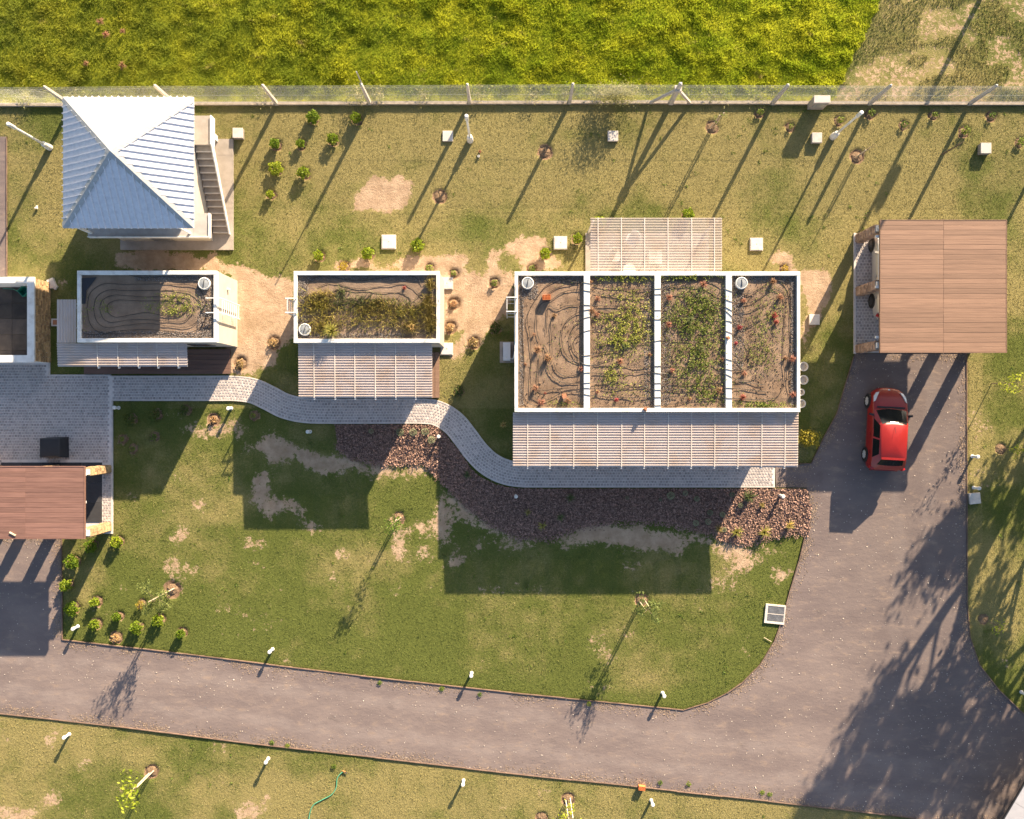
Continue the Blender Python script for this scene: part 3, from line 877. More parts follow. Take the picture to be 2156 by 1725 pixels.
n = 700
X = rng.uniform(-24, 24, n); Y = rng.uniform(-18.6, 13.8, n)
ok = raster(GRASSOK & (dirt < .25), X, Y) & (fbm(X * .5, Y * .5, 0, 3) > .5)
X, Y = np.repeat(X[ok], 9), np.repeat(Y[ok], 9)
X = X + rng.normal(0, .05, len(X)); Y = Y + rng.normal(0, .05, len(X))
o = blades('lawn_weeds', X, Y, raster(zz, X, Y), rng.uniform(.03, .07, len(X)), rng.uniform(.02, .05, len(X)), rng.uniform(.8, 1.8, len(X)), M['young'], rng.random(len(X)))
tag(o, 'tiny bright broad-leaved weeds dotted through the mown turf', 'weeds')
def meadow_mat():
    m, nt, out = nodes('meadow_blade')
    r = attr(nt, 'rnd')
    big = noise(nt, .55, 4, .6)
    lush = mix(nt, ramp(nt, big, .35, .65), (.32, .42, .028), (.56, .58, .045))
    c = mix(nt, r, mix(nt, .25, lush, (.15, .20, .02)), lush)
    c = mix(nt, ramp(nt, noise(nt, .9, 4, .7, pos(nt, (1, 1.4, 1))), .60, .74), c, (.40, .32, .15))
    sx = nt.nodes.new('ShaderNodeSeparateXYZ'); nt.links.new(pos(nt), sx.inputs[0])
    west = ramp(nt, math_(nt, 'ADD', sx.outputs[0], math_(nt, 'MULTIPLY', big, 22)), 14, -16)
    c = mix(nt, math_(nt, 'MULTIPLY', west, .55), c, (.22, .22, .06))
    b = N(nt, 'ShaderNodeBsdfPrincipled', Roughness=.6); b.inputs['Specular IOR Level'].default_value = .2
    nt.links.new(c, b.inputs['Base Color'])
    t = nt.nodes.new('ShaderNodeBsdfTranslucent'); nt.links.new(c, t.inputs['Color'])
    ms = nt.nodes.new('ShaderNodeMixShader'); ms.inputs[0].default_value = .55
    nt.links.new(b.outputs[0], ms.inputs[1]); nt.links.new(t.outputs[0], ms.inputs[2])
    nt.links.new(ms.outputs[0], out.inputs[0])
    return m
M['meadow'] = meadow_mat()
n = 420000
X = rng.uniform(-25.4, 19.2, n); Y = rng.uniform(14.1, 21.2, n)
ok = raster(m_meadow, X, Y)
cl = fbm(X * 1.9, Y * 2.3, 5, 4)
X, Y, cl = X[ok], Y[ok], cl[ok]
near = np.clip((214 - toV(X, Y)[1]) / 30, .25, 1)
h = (rng.uniform(.05, .14, len(X)) + np.clip(cl - .45, 0, .4) * .35) * near
wind = fbm(X * .9, Y * .9, 0, 3) * 9
o = blades('meadow_grass', X, Y, raster(zz, X, Y) - .02, h, rng.uniform(.014, .028, len(X)), rng.uniform(.15, .8, len(X)), M['meadow'], rng.random(len(X)),
           bendir=wind + rng.normal(0, 1.3, len(X)))
tag(o, 'tall bright yellow green meadow grass beyond the wire fence', 'grass')
# scraped field grass
n = 26000
X = rng.uniform(15, 25.3, n); Y = rng.uniform(14.2, 21.0, n)
ok = raster(m_field & (dirt < .35), X, Y)
X, Y = X[ok], Y[ok]
o = blades('field_grass', X, Y, raster(zz, X, Y) - .005, rng.uniform(.04, .12, len(X)), rng.uniform(.015, .03, len(X)), rng.uniform(.4, 1.5, len(X)), M['turf'],
           np.clip(.52 + (fbm(X * .5, Y * .5, 1, 3) - .5) * 1.6 + rng.normal(0, .15, len(X)), 0, 1))
tag(o, 'patchy short grass on the scraped field beyond the fence', 'grass')

# ================================================================== BUILDINGS
ROOF_Z = 2.86
def bx(a, b):
    mb = MB(); mb.box(a, b); return mb

def rubble_face(parent, m, p0, u, length, height, nrm, z0=0.0, sl=.30, sh=.13, depth=.05, joined=None):
    """courses of separate stones on one face: p0 start, u unit direction along, nrm outward normal"""
    z = z0 + .01
    while z < z0 + height - .04:
        hh = min(random.uniform(sh * .75, sh * 1.3), z0 + height - z)
        s = 0
        while s < length - .03:
            w = min(random.uniform(sl * .55, sl * 1.35), length - s)
            if length - s - w < .07: w = length - s
            d = depth * random.uniform(.45, 1.25)
            a = p0 + u * (s + .007); b = p0 + u * (s + w - .007)
            f = lambda p, k, zz_: tuple(Vector((p.x, p.y, zz_)) + nrm * k)
            j = lambda: random.uniform(-.008, .008)
            zt, zb = z + hh - .006, z + .006
            c8 = [f(a, -.02, zb), f(b, -.02, zb), f(b, d + j(), zb + j()), f(a, d + j(), zb + j()), f(a, -.02, zt), f(b, -.02, zt), f(b, d + j(), zt + j()), f(a, d + j(), zt + j())]
            if joined is not None: joined.hexa(c8)
            else:
                mb = MB(); mb.hexa(c8); obj('stone', mb, m, parent)
            s += w
        z += hh

def stone_pillar(parent, x0, y0, x1, y1, h, m, shown):
    """x0..y1 metres"""
    core = obj('pillar', bx((x0 + .03, y0 + .03, 0), (x1 - .03, y1 - .03, h)), M['mortar'], parent)
    k = dict(sl=.22, sh=.13, depth=.035)
    e = .03
    rest_ = MB()
    for f_, a_, u_, ln, nv in (('S', (x0 + e, y0 + e, 0), (1, 0, 0), x1 - x0 - 2 * e, (0, -1, 0)), ('N', (x0 + e, y1 - e, 0), (1, 0, 0), x1 - x0 - 2 * e, (0, 1, 0)),
                             ('W', (x0 + e, y0 + e, 0), (0, 1, 0), y1 - y0 - 2 * e, (-1, 0, 0)), ('E', (x1 - e, y0 + e, 0), (0, 1, 0), y1 - y0 - 2 * e, (1, 0, 0))):
        rubble_face(core, m, Vector(a_), Vector(u_), ln, h, Vector(nv), joined=None if f_ in shown else rest_, **k)
    if rest_.v:
        o = obj('stone_facing', rest_, m, core); o['kind'] = 'stuff'
    return core

# ---- green-roof cabins
def soil_mesh(x0, x1, y0, y1, z, amp=.05, seed=0):
    n = 50; m_ = 26
    X, Y = np.meshgrid(np.linspace(x0, x1, n), np.linspace(y0, y1, m_))
    Z = z + (fbm(X * 1.7, Y * 1.7, seed, 4) - .5) * amp * 2
    mb = MB()
    mb.v = [tuple(p) for p in np.stack([X.ravel(), Y.ravel(), Z.ravel()], 1).tolist()]
    for j in range(m_ - 1):
        for i in range(n - 1):
            a = j * n + i; mb.f.append((a, a + 1, a + n + 1, a + n)); mb.r.append(.5)
    return mb

def cabin(name, label, v, beams=(), doors=()):
    """v = x0,x1,y0,y1 of the parapet top as measured at ROOF_Z"""
    A = P(v[0], v[3], ROOF_Z); B = P(v[1], v[2], ROOF_Z)     # lower-left, upper-right in metres
    x0, y0, x1, y1 = A.x, A.y, B.x, B.y
    t = thing(name, label, 'cabin', ((x0 + x1) / 2, (y0 + y1) / 2, 0))
    obj('wall', bx((x0 + .012, y0 + .012, 0), (x1 - .012, y1 - .012, 2.60)), M['plaster'], t)
    pw = .17
    for nm, a, b in (('parapet', (x0, y1 - pw, 2.60), (x1, y1, ROOF_Z)), ('parapet', (x0, y0, 2.60), (x1, y0 + pw, ROOF_Z)),
                     ('parapet', (x0, y0 + pw, 2.60), (x0 + pw * .9, y1 - pw, ROOF_Z - .004)), ('parapet', (x1 - pw * .8, y0 + pw, 2.60), (x1, y1 - pw, ROOF_Z - .004))):
        mb = MB(); mb.chbox(a, b, .012); obj(nm, mb, M['white'], t)
    for b0, b1 in beams:
        p, q = P(b0, v[3], ROOF_Z), P(b1, v[2], ROOF_Z)
        mb = MB(); mb.chbox((p.x, y0 + pw, 2.58), (q.x, y1 - pw, ROOF_Z + .006), .012); obj('roof_beam', mb, M['white'], t)
    # south face: glazed door and windows under the awning
    for k, (f, w, h0, h1, nm) in enumerate(doors):
        cx = x0 + (x1 - x0) * f
        fr = obj(nm, bx((cx - w / 2, y0 - .03, h0), (cx + w / 2, y0 + .03, h1)), M['doorgrey'], t)
        for s_ in (-1, 1):
            c = cx + s_ * w * .24
            obj('pane', bx((c - w * .2, y0 - .036, h0 + .07), (c + w * .2, y0 - .02, h1 - .07)), M['windowglass'], fr)
    return t, (x0, x1, y0, y1)

def gravel_strip(parent, x0, x1, y0, y1, z, dens=900):
    n = int((x1 - x0) * (y1 - y0) * dens)
    if n < 4: return
    mb = MB()
    for _ in range(n):
        c = (random.uniform(x0, x1), random.uniform(y0, y1)); s = random.uniform(.012, .028); a = random.uniform(0, 3)
        q = [(c[0] + s * math.cos(a + k * 1.571) * random.uniform(.7, 1.1), c[1] + s * math.sin(a + k * 1.571) * random.uniform(.7, 1.1)) for k in range(4)]
        zz_ = z + random.uniform(0, .015)
        mb.add([(p[0], p[1], zz_) for p in q] + [(c[0], c[1], zz_ + s * .8)], [(0, 1, 4), (1, 2, 4), (2, 3, 4), (3, 0, 4)], random.random())
    o = obj('gravel_margin', mb, M['gravel'], parent); o['kind'] = 'stuff'

def clods(parent, x0, x1, y0, y1, z, dens=110):
    mb = MB()
    for _ in range(int((x1 - x0) * (y1 - y0) * dens)):
        c = (random.uniform(x0, x1), random.uniform(y0, y1)); s = random.uniform(.012, .04); a = random.uniform(0, 3)
        q = [(c[0] + s * math.cos(a + k * 1.571) * random.uniform(.6, 1.1), c[1] + s * math.sin(a + k * 1.571) * random.uniform(.6, 1.1)) for k in range(4)]
        mb.add([(p[0], p[1], z - .02) for p in q] + [(c[0], c[1], z + .02 + s * .7)], [(0, 1, 4), (1, 2, 4), (2, 3, 4), (3, 0, 4)], random.random())
    o = obj('soil_clods', mb, M['clod'], parent); o['kind'] = 'stuff'

def roof_hatch(parent, vx, vy, z=2.74, rad=.26):
    c = P(vx, vy, z + .14)
    mb = MB(); mb.lathe((c.x, c.y, z - .06), [(rad, 0), (rad, .17), (rad - .035, .20), (rad - .05, .17), (rad - .05, .10)], 24)
    h = obj('roof_vent', mb, M['white'], parent, True)
    mb = MB(); mb.lathe((c.x, c.y, z - .02), [(rad - .052, 0), (rad - .055, .145), (.06, .16), (0, .16)], 24); obj('vent_lid', mb, M['hatch'], h)
    mb = MB(); a = random.uniform(1.2, 1.9)
    mb.tube([(c.x - .16 * math.cos(a), c.y - .16 * math.sin(a), z + .148), (c.x, c.y, z + .165), (c.x + .16 * math.cos(a), c.y + .16 * math.sin(a), z + .148)], .014, 6)
    obj('vent_handle', mb, M['darkplastic'], h)

def drip(parent, pts, z=2.745, rad=.010, n=5, wob_=.012):
    P3 = [P(x, y, z) for x, y in smooth(pts, n)]
    P3 = [(p.x + random.uniform(-.004, .004), p.y + random.uniform(-.004, .004), z + random.uniform(0, wob_)) for p in P3]
    mb = MB(); mb.tube(P3, rad, 6); return obj('drip_hose', mb, M['tube'], parent, True)

def wall_ladder(parent, xw, yc, side, w=.60, z0=.35, ztop=3.02, arms=.42, off=.20, nr=9):
    """steel ladder standing off a wall: side +1 east face, -1 west face"""
    x = xw + side * off
    for s in (-1, 1):
        y = yc + s * w / 2
        mb = MB(); mb.box((x - .022, y - .022, z0), (x + .022, y + .022, ztop)); mb.box((x - side * .022, y - .02, ztop - .05), (xw - side * arms, y + .02, ztop))
        mb.box((xw - side * arms, y - .018, 2.80), (xw - side * (arms - .04), y + .018, ztop - .05))
        obj('ladder_rail', mb, M['steel'], parent)
    for k in range(nr):
        z = z0 + .15 + k * (2.75 - z0 - .15) / (nr - 1)
        mb = MB(); mb.tube([(x, yc - w / 2 + .02, z), (x, yc + w / 2 - .02, z)], .016, 6); obj('ladder_rung', mb, M['steel'], parent)
    for z in (.8, 2.1):
        for s in (-1, 1):
            obj('ladder_bracket', bx((min(x, xw), yc + s * w / 2 - .012, z), (max(x, xw), yc + s * w / 2 + .012, z + .03)), M['steel'], parent)

# -------- corrugated awning
def awning(name, label, v, z=2.65, ribs='x', rafters=(), posts=(), m='poly', pitch=.112, fall=.08, step_up=0):
    """v: x0,x1,y0,y1 measured at z.  Sheets between rafters, ribs running along x or y"""
    A = P(v[0], v[3], z); B = P(v[1], v[2], z)
    x0, y0, x1, y1 = A.x, A.y, B.x, B.y
    t = thing(name, label, 'awning', ((x0 + x1) / 2, (y0 + y1) / 2, 0))
    def prof(a0, a1):
        out = []; n = max(2, round((a1 - a0) / pitch)); p = (a1 - a0) / n
        for k in range(n):
            b = a0 + k * p
            out += [(b, 0), (b + p * .50, 0), (b + p * .62, .034), (b + p * .88, .034)]
        out.append((a1, 0))
        return out
    def sheet_(sx0, sx1, sy0, sy1, dz):
        mb = MB()
        if ribs == 'x':
            pr = prof(sy0, sy1)
            L = [(sx0, b, z + dz + hh - fall * (1 - (b - y0) / (y1 - y0))) for b, hh in pr]; Rr = [(sx1, b, z + dz + hh - fall * (1 - (b - y0) / (y1 - y0))) for b, hh in pr]
        else:
            pr = prof(sx0, sx1)
            L = [(a, sy0, z + dz + hh) for a, hh in pr]; Rr = [(a, sy1, z + dz + hh) for a, hh in pr]
        n = len(L)
        mb.add(L + Rr, [(i, i + 1, n + i + 1, n + i) if ribs == 'y' else (i, n + i, n + i + 1, i + 1) for i in range(n - 1)])
        obj('roof_sheet', mb, M[m], t)
    if ribs == 'x':
        cuts = [x0] + [P(r_, v[3], z).x for r_ in rafters] + [x1]
        cuts = sorted(set(cuts))
        for k, (a, b) in enumerate(zip(cuts[:-1], cuts[1:])):
            if b - a > .05: sheet_(a - (.03 if k else 0), b, y0, y1, .003 * (k % 2))
        for r_ in rafters:
            xr = P(r_, v[3], z).x
            zt = z - .015
            c8 = [(xr - .03, y0 - .07, zt - fall - .12), (xr + .03, y0 - .07, zt - fall - .12), (xr + .03, y1, zt - .12), (xr - .03, y1, zt - .12),
                  (xr - .03, y0 - .07, zt - fall), (xr + .03, y0 - .07, zt - fall), (xr + .03, y1, zt), (xr - .03, y1, zt)]
            mb = MB(); mb.hexa(c8); obj('rafter', mb, M['steel'], t)
            up = .055
            mb = MB(); mb.hexa([(q[0] * .0 + (xr - .016 if q[0] < xr else xr + .016), q[1] + (.07 if q[1] < y0 else 0), q[2] + (.055 if i_ < 4 else .062) + (.115 if i_ < 4 else 0)) for i_, q in enumerate(c8)]); obj('batten', mb, M['batten'], t)
    else:
        sheet_(x0, x1, y0, y1, 0)
        for r_ in rafters:
            yr = P(v[0], r_, z).y
            obj('rafter', bx((x0, yr - .03, z - .13), (x1, yr + .03, z - .015)), M['steel'], t)
    for (px_, py_) in posts:
        p = P(px_, py_, z)
        obj('post', bx((p.x - .04, p.y - .04, 0), (p.x + .04, p.y + .04, z - fall - .13)), M['steel'], t)
    return t

# ================= cabin one (next to the hip-roofed tower)
c1, e1 = cabin('garden_cabin', 'small beige cabin with sandy half-shaded planted roof and ladder on its side', (162, 456, 570, 721),
               doors=((.35, 1.8, .15, 2.2, 'door'), (.8, 1.0, .9, 2.0, 'window')))
x0, x1, y0, y1 = e1
s1 = obj('roof_soil', soil_mesh(x0 + .15, x1 - .13, y0 + .16, y1 - .16, 2.72, .03, 1), M['sandsoil'], c1)
gravel_strip(c1, x0 + .17, x1 - .17, y0 + .19, y0 + .50, 2.735); gravel_strip(c1, x1 - .85, x1 - .17, y0 + .3, y1 - .2, 2.735, 450); gravel_strip(c1, x0 + 2.4, x1 - .2, y1 - .42, y1 - .2, 2.735)
roof_hatch(c1, 429, 597)
for k, (a, b, c, d) in enumerate(((183, 436, 598, 700), (197, 424, 611, 689), (210, 408, 622, 678), (225, 396, 632, 667))):
    xm = (a + c) / 2
    pts = [(a + 18, b_y) for b_y in ()]
    w = (b - a); hgt = d - c
    loop = [(a, c + hgt * .5), (a + w * .03, c + hgt * .18), (a + w * .14, c), (a + w * .3, c + 1), (a + w * .5, c + random.uniform(0, 4)), (a + w * .72, c + 1), (a + w * .9, c + 5),
            (b - 4, c + hgt * .3), (b, c + hgt * .55), (b - 10, c + hgt * .85), (a + w * .86, d), (a + w * .7, d - 2), (a + w * .5, d - random.uniform(4, 9)), (a + w * .3, d - 4),
            (a + w * .12, d + 1), (a + w * .03, c + hgt * .84)]
    drip(s1, loop + [loop[0]], 2.745)
drip(s1, [(210, 578), (260, 577), (300, 585), (340, 583), (380, 585), (404, 581)]); drip(s1, [(170, 640), (171, 690), (185, 704), (240, 703), (330, 704), (400, 709), (430, 705), (446, 660), (450, 630)])
drip(s1, [(448, 636), (436, 668), (424, 706)])
mb = MB(); q = [P(172, 586, 2.75), P(204, 584, 2.75), P(192, 600, 2.75), P(182, 612, 2.75), P(180, 640, 2.75), P(171, 640, 2.75)]
mb.poly([(p.x, p.y, 2.758) for p in q]); obj('liner_flap', mb, M['darkplastic'], s1)
wall_ladder(c1, x1, (P(0, 643, 3).y * 1 + 0) * 1.0, 1, w=.62)
mb = MB(); pt = P(494, 609, 1.4); obj('wall_lamp', bx((x1 - .01, pt.y - .04, 1.35), (x1 + .10, pt.y + .04, 1.5)), M['white'], c1)
awning('corrugated_awning', 'narrow striped translucent awning over the cabin deck below the sandy roof', (120, 394, 723, 772), 2.60, rafters=(205, 248, 290, 331, 374), posts=((130, 755), (350, 752)))
awning('corrugated_awning', 'bluish corrugated awning beside the cabin wall facing the stone enclosure', (120, 161, 631, 722), 2.62, ribs='y', rafters=(640, 690), posts=((127, 640),), fall=0)

# ================= cabin two
c2, e2 = cabin('garden_cabin', 'small cabin with straw and green grasses overgrowing its planted roof', (618, 925, 571, 722),
               doors=((.4, 1.8, .15, 2.2, 'door'), (.82, 1.0, .9, 2.0, 'window')))
x0, x1, y0, y1 = e2
s2 = obj('roof_soil', soil_mesh(x0 + .15, x1 - .13, y0 + .16, y1 - .16, 2.72, .035, 2), M['sandsoil'], c2)
gravel_strip(c2, x0 + .17, x0 + .6, y0 + .2, y1 - .2, 2.735); gravel_strip(c2, x0 + .6, x1 - .2, y1 - .4, y1 - .2, 2.735); gravel_strip(c2, x1 - .5, x1 - .2, y1 - 1.0, y1 - .2, 2.735); gravel_strip(c2, x0 + .6, x1 - 1.5, y0 + .2, y0 + .42, 2.735)
roof_hatch(c2, 641, 694)
drip(s2, [(645, 608), (655, 590), (685, 580), (720, 588), (760, 591), (800, 586), (850, 579), (875, 585), (889, 600)])
drip(s2, [(670, 604), (700, 596), (740, 606), (770, 608), (810, 602), (850, 599), (875, 612), (890, 630)])
drip(s2, [(690, 617), (715, 611), (760, 613), (800, 617), (840, 616), (860, 626), (866, 640)])
drip(s2, [(700, 619), (730, 628), (780, 631), (815, 629), (838, 628), (842, 634)])
drip(s2, [(800, 700), (830, 708), (860, 710), (880, 704), (890, 696)]); drip(s2, [(715, 709), (760, 709), (800, 704)])
wall_ladder(c2, x0, P(0, 643, 3).y, -1, w=.60, arms=.12, off=.30)
awning('corrugated_awning', 'square pinkish corrugated awning joined to the cabin with the grassy roof', (628, 910, 723, 838), 2.60, rafters=(661, 705, 747, 790, 833, 875),
       posts=((640, 830), (850, 830)), m='poly')

# ================= the long four-bay cabin
c3, e3 = cabin('garden_lodge', 'long building with four planted roof bays divided by white beams', (1083, 1685, 572, 868),
               beams=((1229, 1242), (1378, 1391), (1528, 1541)),
               doors=((.12, 2.0, .15, 2.2, 'door'), (.38, 2.0, .15, 2.2, 'door'), (.62, 2.0, .15, 2.2, 'door'), (.88, 2.0, .15, 2.2, 'door')))
x0, x1, y0, y1 = e3
s3 = []
for k, (a, b) in enumerate(((1091, 1229), (1242, 1378), (1391, 1528), (1541, 1678))):
    pa, pb = P(a, 0, 2.86).x, P(b, 0, 2.86).x
    s3.append(obj('roof_soil', soil_mesh(pa - .02, pb + .02, y0 + .16, y1 - .16, 2.71, .045, k + 1), M['soil'], c3))
for s_ in s3:
    xs_ = [q[0] for q in [v_.co for v_ in s_.data.vertices]]; ox = origin[c3.name].x
    clods(c3, min(xs_) + ox + .05, max(xs_) + ox - .05, y0 + .2, y1 - .2, 2.715, 22 if s_ is s3[0] else 70)
bayx = [(P(a, 0, 2.8).x, P(b, 0, 2.8).x) for a, b in ((1093, 1227), (1244, 1376), (1393, 1526), (1543, 1676))]
gravel_strip(c3, bayx[0][0], bayx[0][0] + .8, y1 - 1.15, y1 - .2, 2.725); gravel_strip(c3, bayx[0][0] + .8, bayx[0][1], y1 - .45, y1 - .2, 2.725); gravel_strip(c3, bayx[0][0], bayx[0][0] + .2, y0 + .3, y1 - 1.1, 2.72)
gravel_strip(c3, bayx[1][1] - .4, bayx[1][1], y0 + .3, y1 - .4, 2.725, 450); gravel_strip(c3, bayx[2][0], bayx[2][0] + .4, y0 + .3, y1 - .4, 2.725, 600)
gravel_strip(c3, bayx[3][0], bayx[3][0] + .5, y0 + 1.8, y1 - .2, 2.725, 650); gravel_strip(c3, bayx[3][1] - .22, bayx[3][1], y0 + .3, y1 - .3, 2.725); gravel_strip(c3, bayx[3][0] + .6, bayx[3][1], y1 - .42, y1 - .2, 2.725)
roof_hatch(c3, 1111, 596); roof_hatch(c3, 1562, 596)
zb = ROOF_Z + .03
def dripx(pts):
    """hose that climbs over the white beams"""
    out = []
    for x, y in smooth(pts, 8):
        on = any(b0 - 6 < x < b1 + 6 for b0, b1 in ((1229, 1242), (1378, 1391), (1528, 1541)))
        z = ROOF_Z + .022 if on else 2.755 + random.uniform(0, .01)
        p = P(x, y, z); out.append((p.x, p.y, z))
    mb = MB(); mb.tube(out, .012, 6); obj('drip_hose', mb, M['tube'], c3, True)
Z7 = lambda x, y: (1078 + x * .2502, 431.7 + y * .2502)
for line in (
    [(65, 700), (80, 800), (85, 1000), (95, 1200), (105, 1400), (95, 1550), (110, 1640), (180, 1685), (260, 1690)],
    [(590, 660), (480, 640), (380, 640), (290, 680), (230, 750), (160, 860), (128, 960), (150, 1100), (160, 1300), (155, 1560), (200, 1620), (300, 1640), (420, 1580), (520, 1575), (640, 1600), (760, 1612), (900, 1620), (1150, 1622), (1300, 1615), (1400, 1612)],
    [(300, 745), (400, 690), (520, 655), (620, 655), (760, 685), (900, 705), (1100, 708), (1250, 705), (1400, 690), (1550, 690), (1650, 720), (1750, 770), (1850, 815), (1980, 825), (2080, 790), (2150, 740)],
    [(230, 1140), (208, 1050), (212, 900), (250, 830), (330, 800), (420, 740), (520, 715), (640, 725), (800, 760), (960, 772), (1100, 765), (1250, 752), (1400, 760), (1550, 770), (1680, 800), (1780, 850), (1880, 900), (1980, 900), (2090, 860), (2154, 830)],
    [(290, 1080), (295, 950), (310, 850), (380, 880), (460, 850), (600, 842), (760, 850), (950, 850), (1060, 865), (1180, 885), (1300, 885)],
    [(280, 1320), (270, 1180), (330, 1290), (335, 1150), (325, 1000), (370, 900)],
    [(870, 900), (740, 880), (620, 885), (520, 925), (450, 990), (420, 1080), (425, 1190), (470, 1280), (560, 1330), (660, 1350), (800, 1355), (1000, 1365), (1200, 1358), (1350, 1350)],
    [(900, 945), (780, 935), (640, 945), (560, 985), (500, 1060), (490, 1180), (530, 1280), (620, 1345), (720, 1335), (830, 1300)],
    [(860, 1045), (720, 1045), (600, 1070), (535, 1120), (515, 1180), (540, 1240), (600, 1270), (700, 1255), (830, 1230), (920, 1230)],
    [(740, 1060), (720, 1130), (750, 1170), (790, 1170)],
    [(350, 1330), (380, 1400), (450, 1440), (560, 1425), (640, 1412), (760, 1420), (900, 1430), (1100, 1405), (1250, 1420), (1400, 1430), (1500, 1440)],
    [(285, 1330), (320, 1420), (380, 1475), (460, 1500), (600, 1500), (740, 1490), (900, 1490), (1060, 1508), (1250, 1500), (1400, 1500), (1600, 1505), (1760, 1500)],
    [(225, 1290), (220, 1450), (230, 1540), (280, 1560), (400, 1545), (560, 1540), (700, 1545), (900, 1550), (1080, 1525), (1180, 1555), (1350, 1555), (1600, 1550), (1780, 1540), (1950, 1550), (2150, 1575)],
    [(660, 1705), (800, 1700), (1000, 1695), (1180, 1690), (1320, 1680), (1500, 1650), (1700, 1630), (1850, 1628), (2000, 1635), (2150, 1640)],
    [(1270, 640), (1450, 632), (1600, 635), (1700, 665), (1800, 710), (1900, 740), (2010, 742), (2090, 700), (2150, 655)],
    [(1000, 1165), (1120, 1165), (1250, 1140), (1350, 1135), (1480, 1140), (1560, 1160)],
    [(1330, 1135), (1310, 1200), (1320, 1270), (1350, 1310)],
    [(1130, 960), (1250, 965), (1350, 950), (1500, 940), (1650, 950), (1760, 970), (1850, 985), (1950, 1040), (2010, 1010), (2100, 965)],
    [(1650, 845), (1760, 870), (1850, 940), (1870, 1010)],
    [(1740, 1040), (1850, 1080), (1950, 1130), (1990, 1200), (1980, 1280), (1930, 1315), (1850, 1310), (1760, 1280)],
    [(1700, 1345), (1800, 1380), (1900, 1395), (1980, 1370), (2040, 1330)],
    [(1720, 1410), (1800, 1425), (1900, 1470), (2000, 1475), (2060, 1440)],
    [(1860, 1480), (1960, 1490), (2080, 1510), (2130, 1510)],
):
    dripx([Z7(*p) for p in line])
Z8 = lambda x, y: (1617 + x * .2502, 431.7 + y * .2502)
for line in ([(0, 730), (60, 712), (120, 740), (145, 800), (140, 950), (132, 1100), (125, 1300), (140, 1450), (110, 1570), (60, 1625), (0, 1630)],
             [(60, 635), (130, 650), (180, 720), (192, 850), (185, 1000), (192, 1150), (180, 1300), (170, 1450), (178, 1600)]):
    dripx([Z8(*p) for p in line])
wall_ladder(c3, x0, P(0, 641, 3).y, -1, w=.60, arms=.12, off=.32)
mb = MB(); p = P(1086, 600, 2.9); q = P(1086, 715, 2.9)
mb.tube([(p.x, p.y, 2.92), (q.x, q.y, 2.92)], .03, 8); mb.tube([(q.x, q.y, 2.92), (q.x, q.y - .08, 2.92)], .045, 8); obj('drain_pipe', mb, M['potwhite'], c3)

awning('corrugated_awning', 'long striped translucent awning running the whole front of the four-bay building', (1080, 1681, 869, 984), 2.60,
       rafters=(1111, 1158, 1208, 1258, 1309, 1357, 1407, 1456, 1505, 1554, 1604, 1653), posts=((1090, 976), (1258, 976), (1456, 976), (1600, 976)))
awning('corrugated_awning', 'pale clear patio awning behind the four-bay building with chairs beneath', (1243, 1520, 459, 570), 2.55,
       rafters=(1259, 1308, 1357, 1406, 1456, 1504), posts=((1250, 464), (1512, 464)), m='polyclear', fall=0)
mb = MB(); mb.box(P(1243, 466, 2.55).to_tuple()[:2] + (-.04,), P(1520, 575, 2.55).to_tuple()[:2] + (.06,)); struct('patio_slab', mb, M['concrete'])

# decks of separate boards
def deck(name, label, x0, x1, y0, y1, z=.16, pitch=10.0, along='x', m='deck'):
    A, B = G(x0, y1), G(x1, y0)
    t = thing(name, label, 'deck', ((A.x + B.x) / 2, (A.y + B.y) / 2, 0))
    obj('joist_frame', bx((A.x + .02, A.y + .02, 0), (B.x - .02, B.y - .02, z - .03)), M['darkplastic'], t)
    p = pitch / PX
    if along == 'x':
        n = round((B.y - A.y) / p); w = (B.y - A.y) / n
        for k in range(n):
            mb = MB(); mb.chbox((A.x, A.y + k * w + .006, z - .03), (B.x, A.y + (k + 1) * w - .006, z + random.uniform(-.003, .003)), .006); obj('board', mb, M[m], t)
    else:
        n = round((B.x - A.x) / p); w = (B.x - A.x) / n
        for k in range(n):
            mb = MB(); mb.chbox((A.x + k * w + .006, A.y, z - .03), (A.x + (k + 1) * w - .006, B.y, z + random.uniform(-.003, .003)), .006); obj('board', mb, M[m], t)
    return t
deck('timber_deck', 'dark brown board deck in front of the sandy-roofed cabin', 180, 487, 736, 788)
deck('timber_deck', 'brown board deck beneath the square corrugated awning', 640, 926, 742, 838, along='y', m='plank')
deck('timber_deck', 'brown board deck beneath the long striped awning', 1085, 1640, 875, 972, along='x')

# ================= hip-roofed tower with outside stair
EZ, AZ = 4.45, 6.04
tw = thing('lookout_tower', 'white two-storey tower with pyramid metal roof and outside concrete stair', 'tower', tuple(G(360, 400)))
def slab_box(x0, y0, x1, y1, z0, z1): return bx(tuple(G(x0, y1, z0)), tuple(G(x1, y0, z1)))
obj('floor_slab', slab_box(255, 294, 492, 527, -.05, .09), M['concrete'], tw)
obj('lower_wall', slab_box(262, 290, 450, 508, .09, 2.42), M['plaster'], tw)
obj('upper_floor', slab_box(243, 286, 451, 522, 2.42, 2.60), M['greydeck'], tw)
obj('balcony', slab_box(451.3, 476, 481, 522, 2.42, 2.597), M['greydeck'], tw)
obj('balcony_edge', slab_box(243, 522.1, 483, 523.6, 2.40, 2.66), M['white'], tw)
obj('balcony_edge', slab_box(481.1, 476, 483, 522, 2.40, 2.66), M['white'], tw)
obj('upper_wall', slab_box(270, 300, 440, 485, 2.60, 4.42), M['whiteplaster'], tw)
d_ = obj('door', slab_box(330, 507.5, 370, 509.5, .1, 2.1), M['doorgrey'], tw); obj('door_handle', slab_box(364, 509.4, 366, 511, 1.0, 1.12), M['galv'], d_)
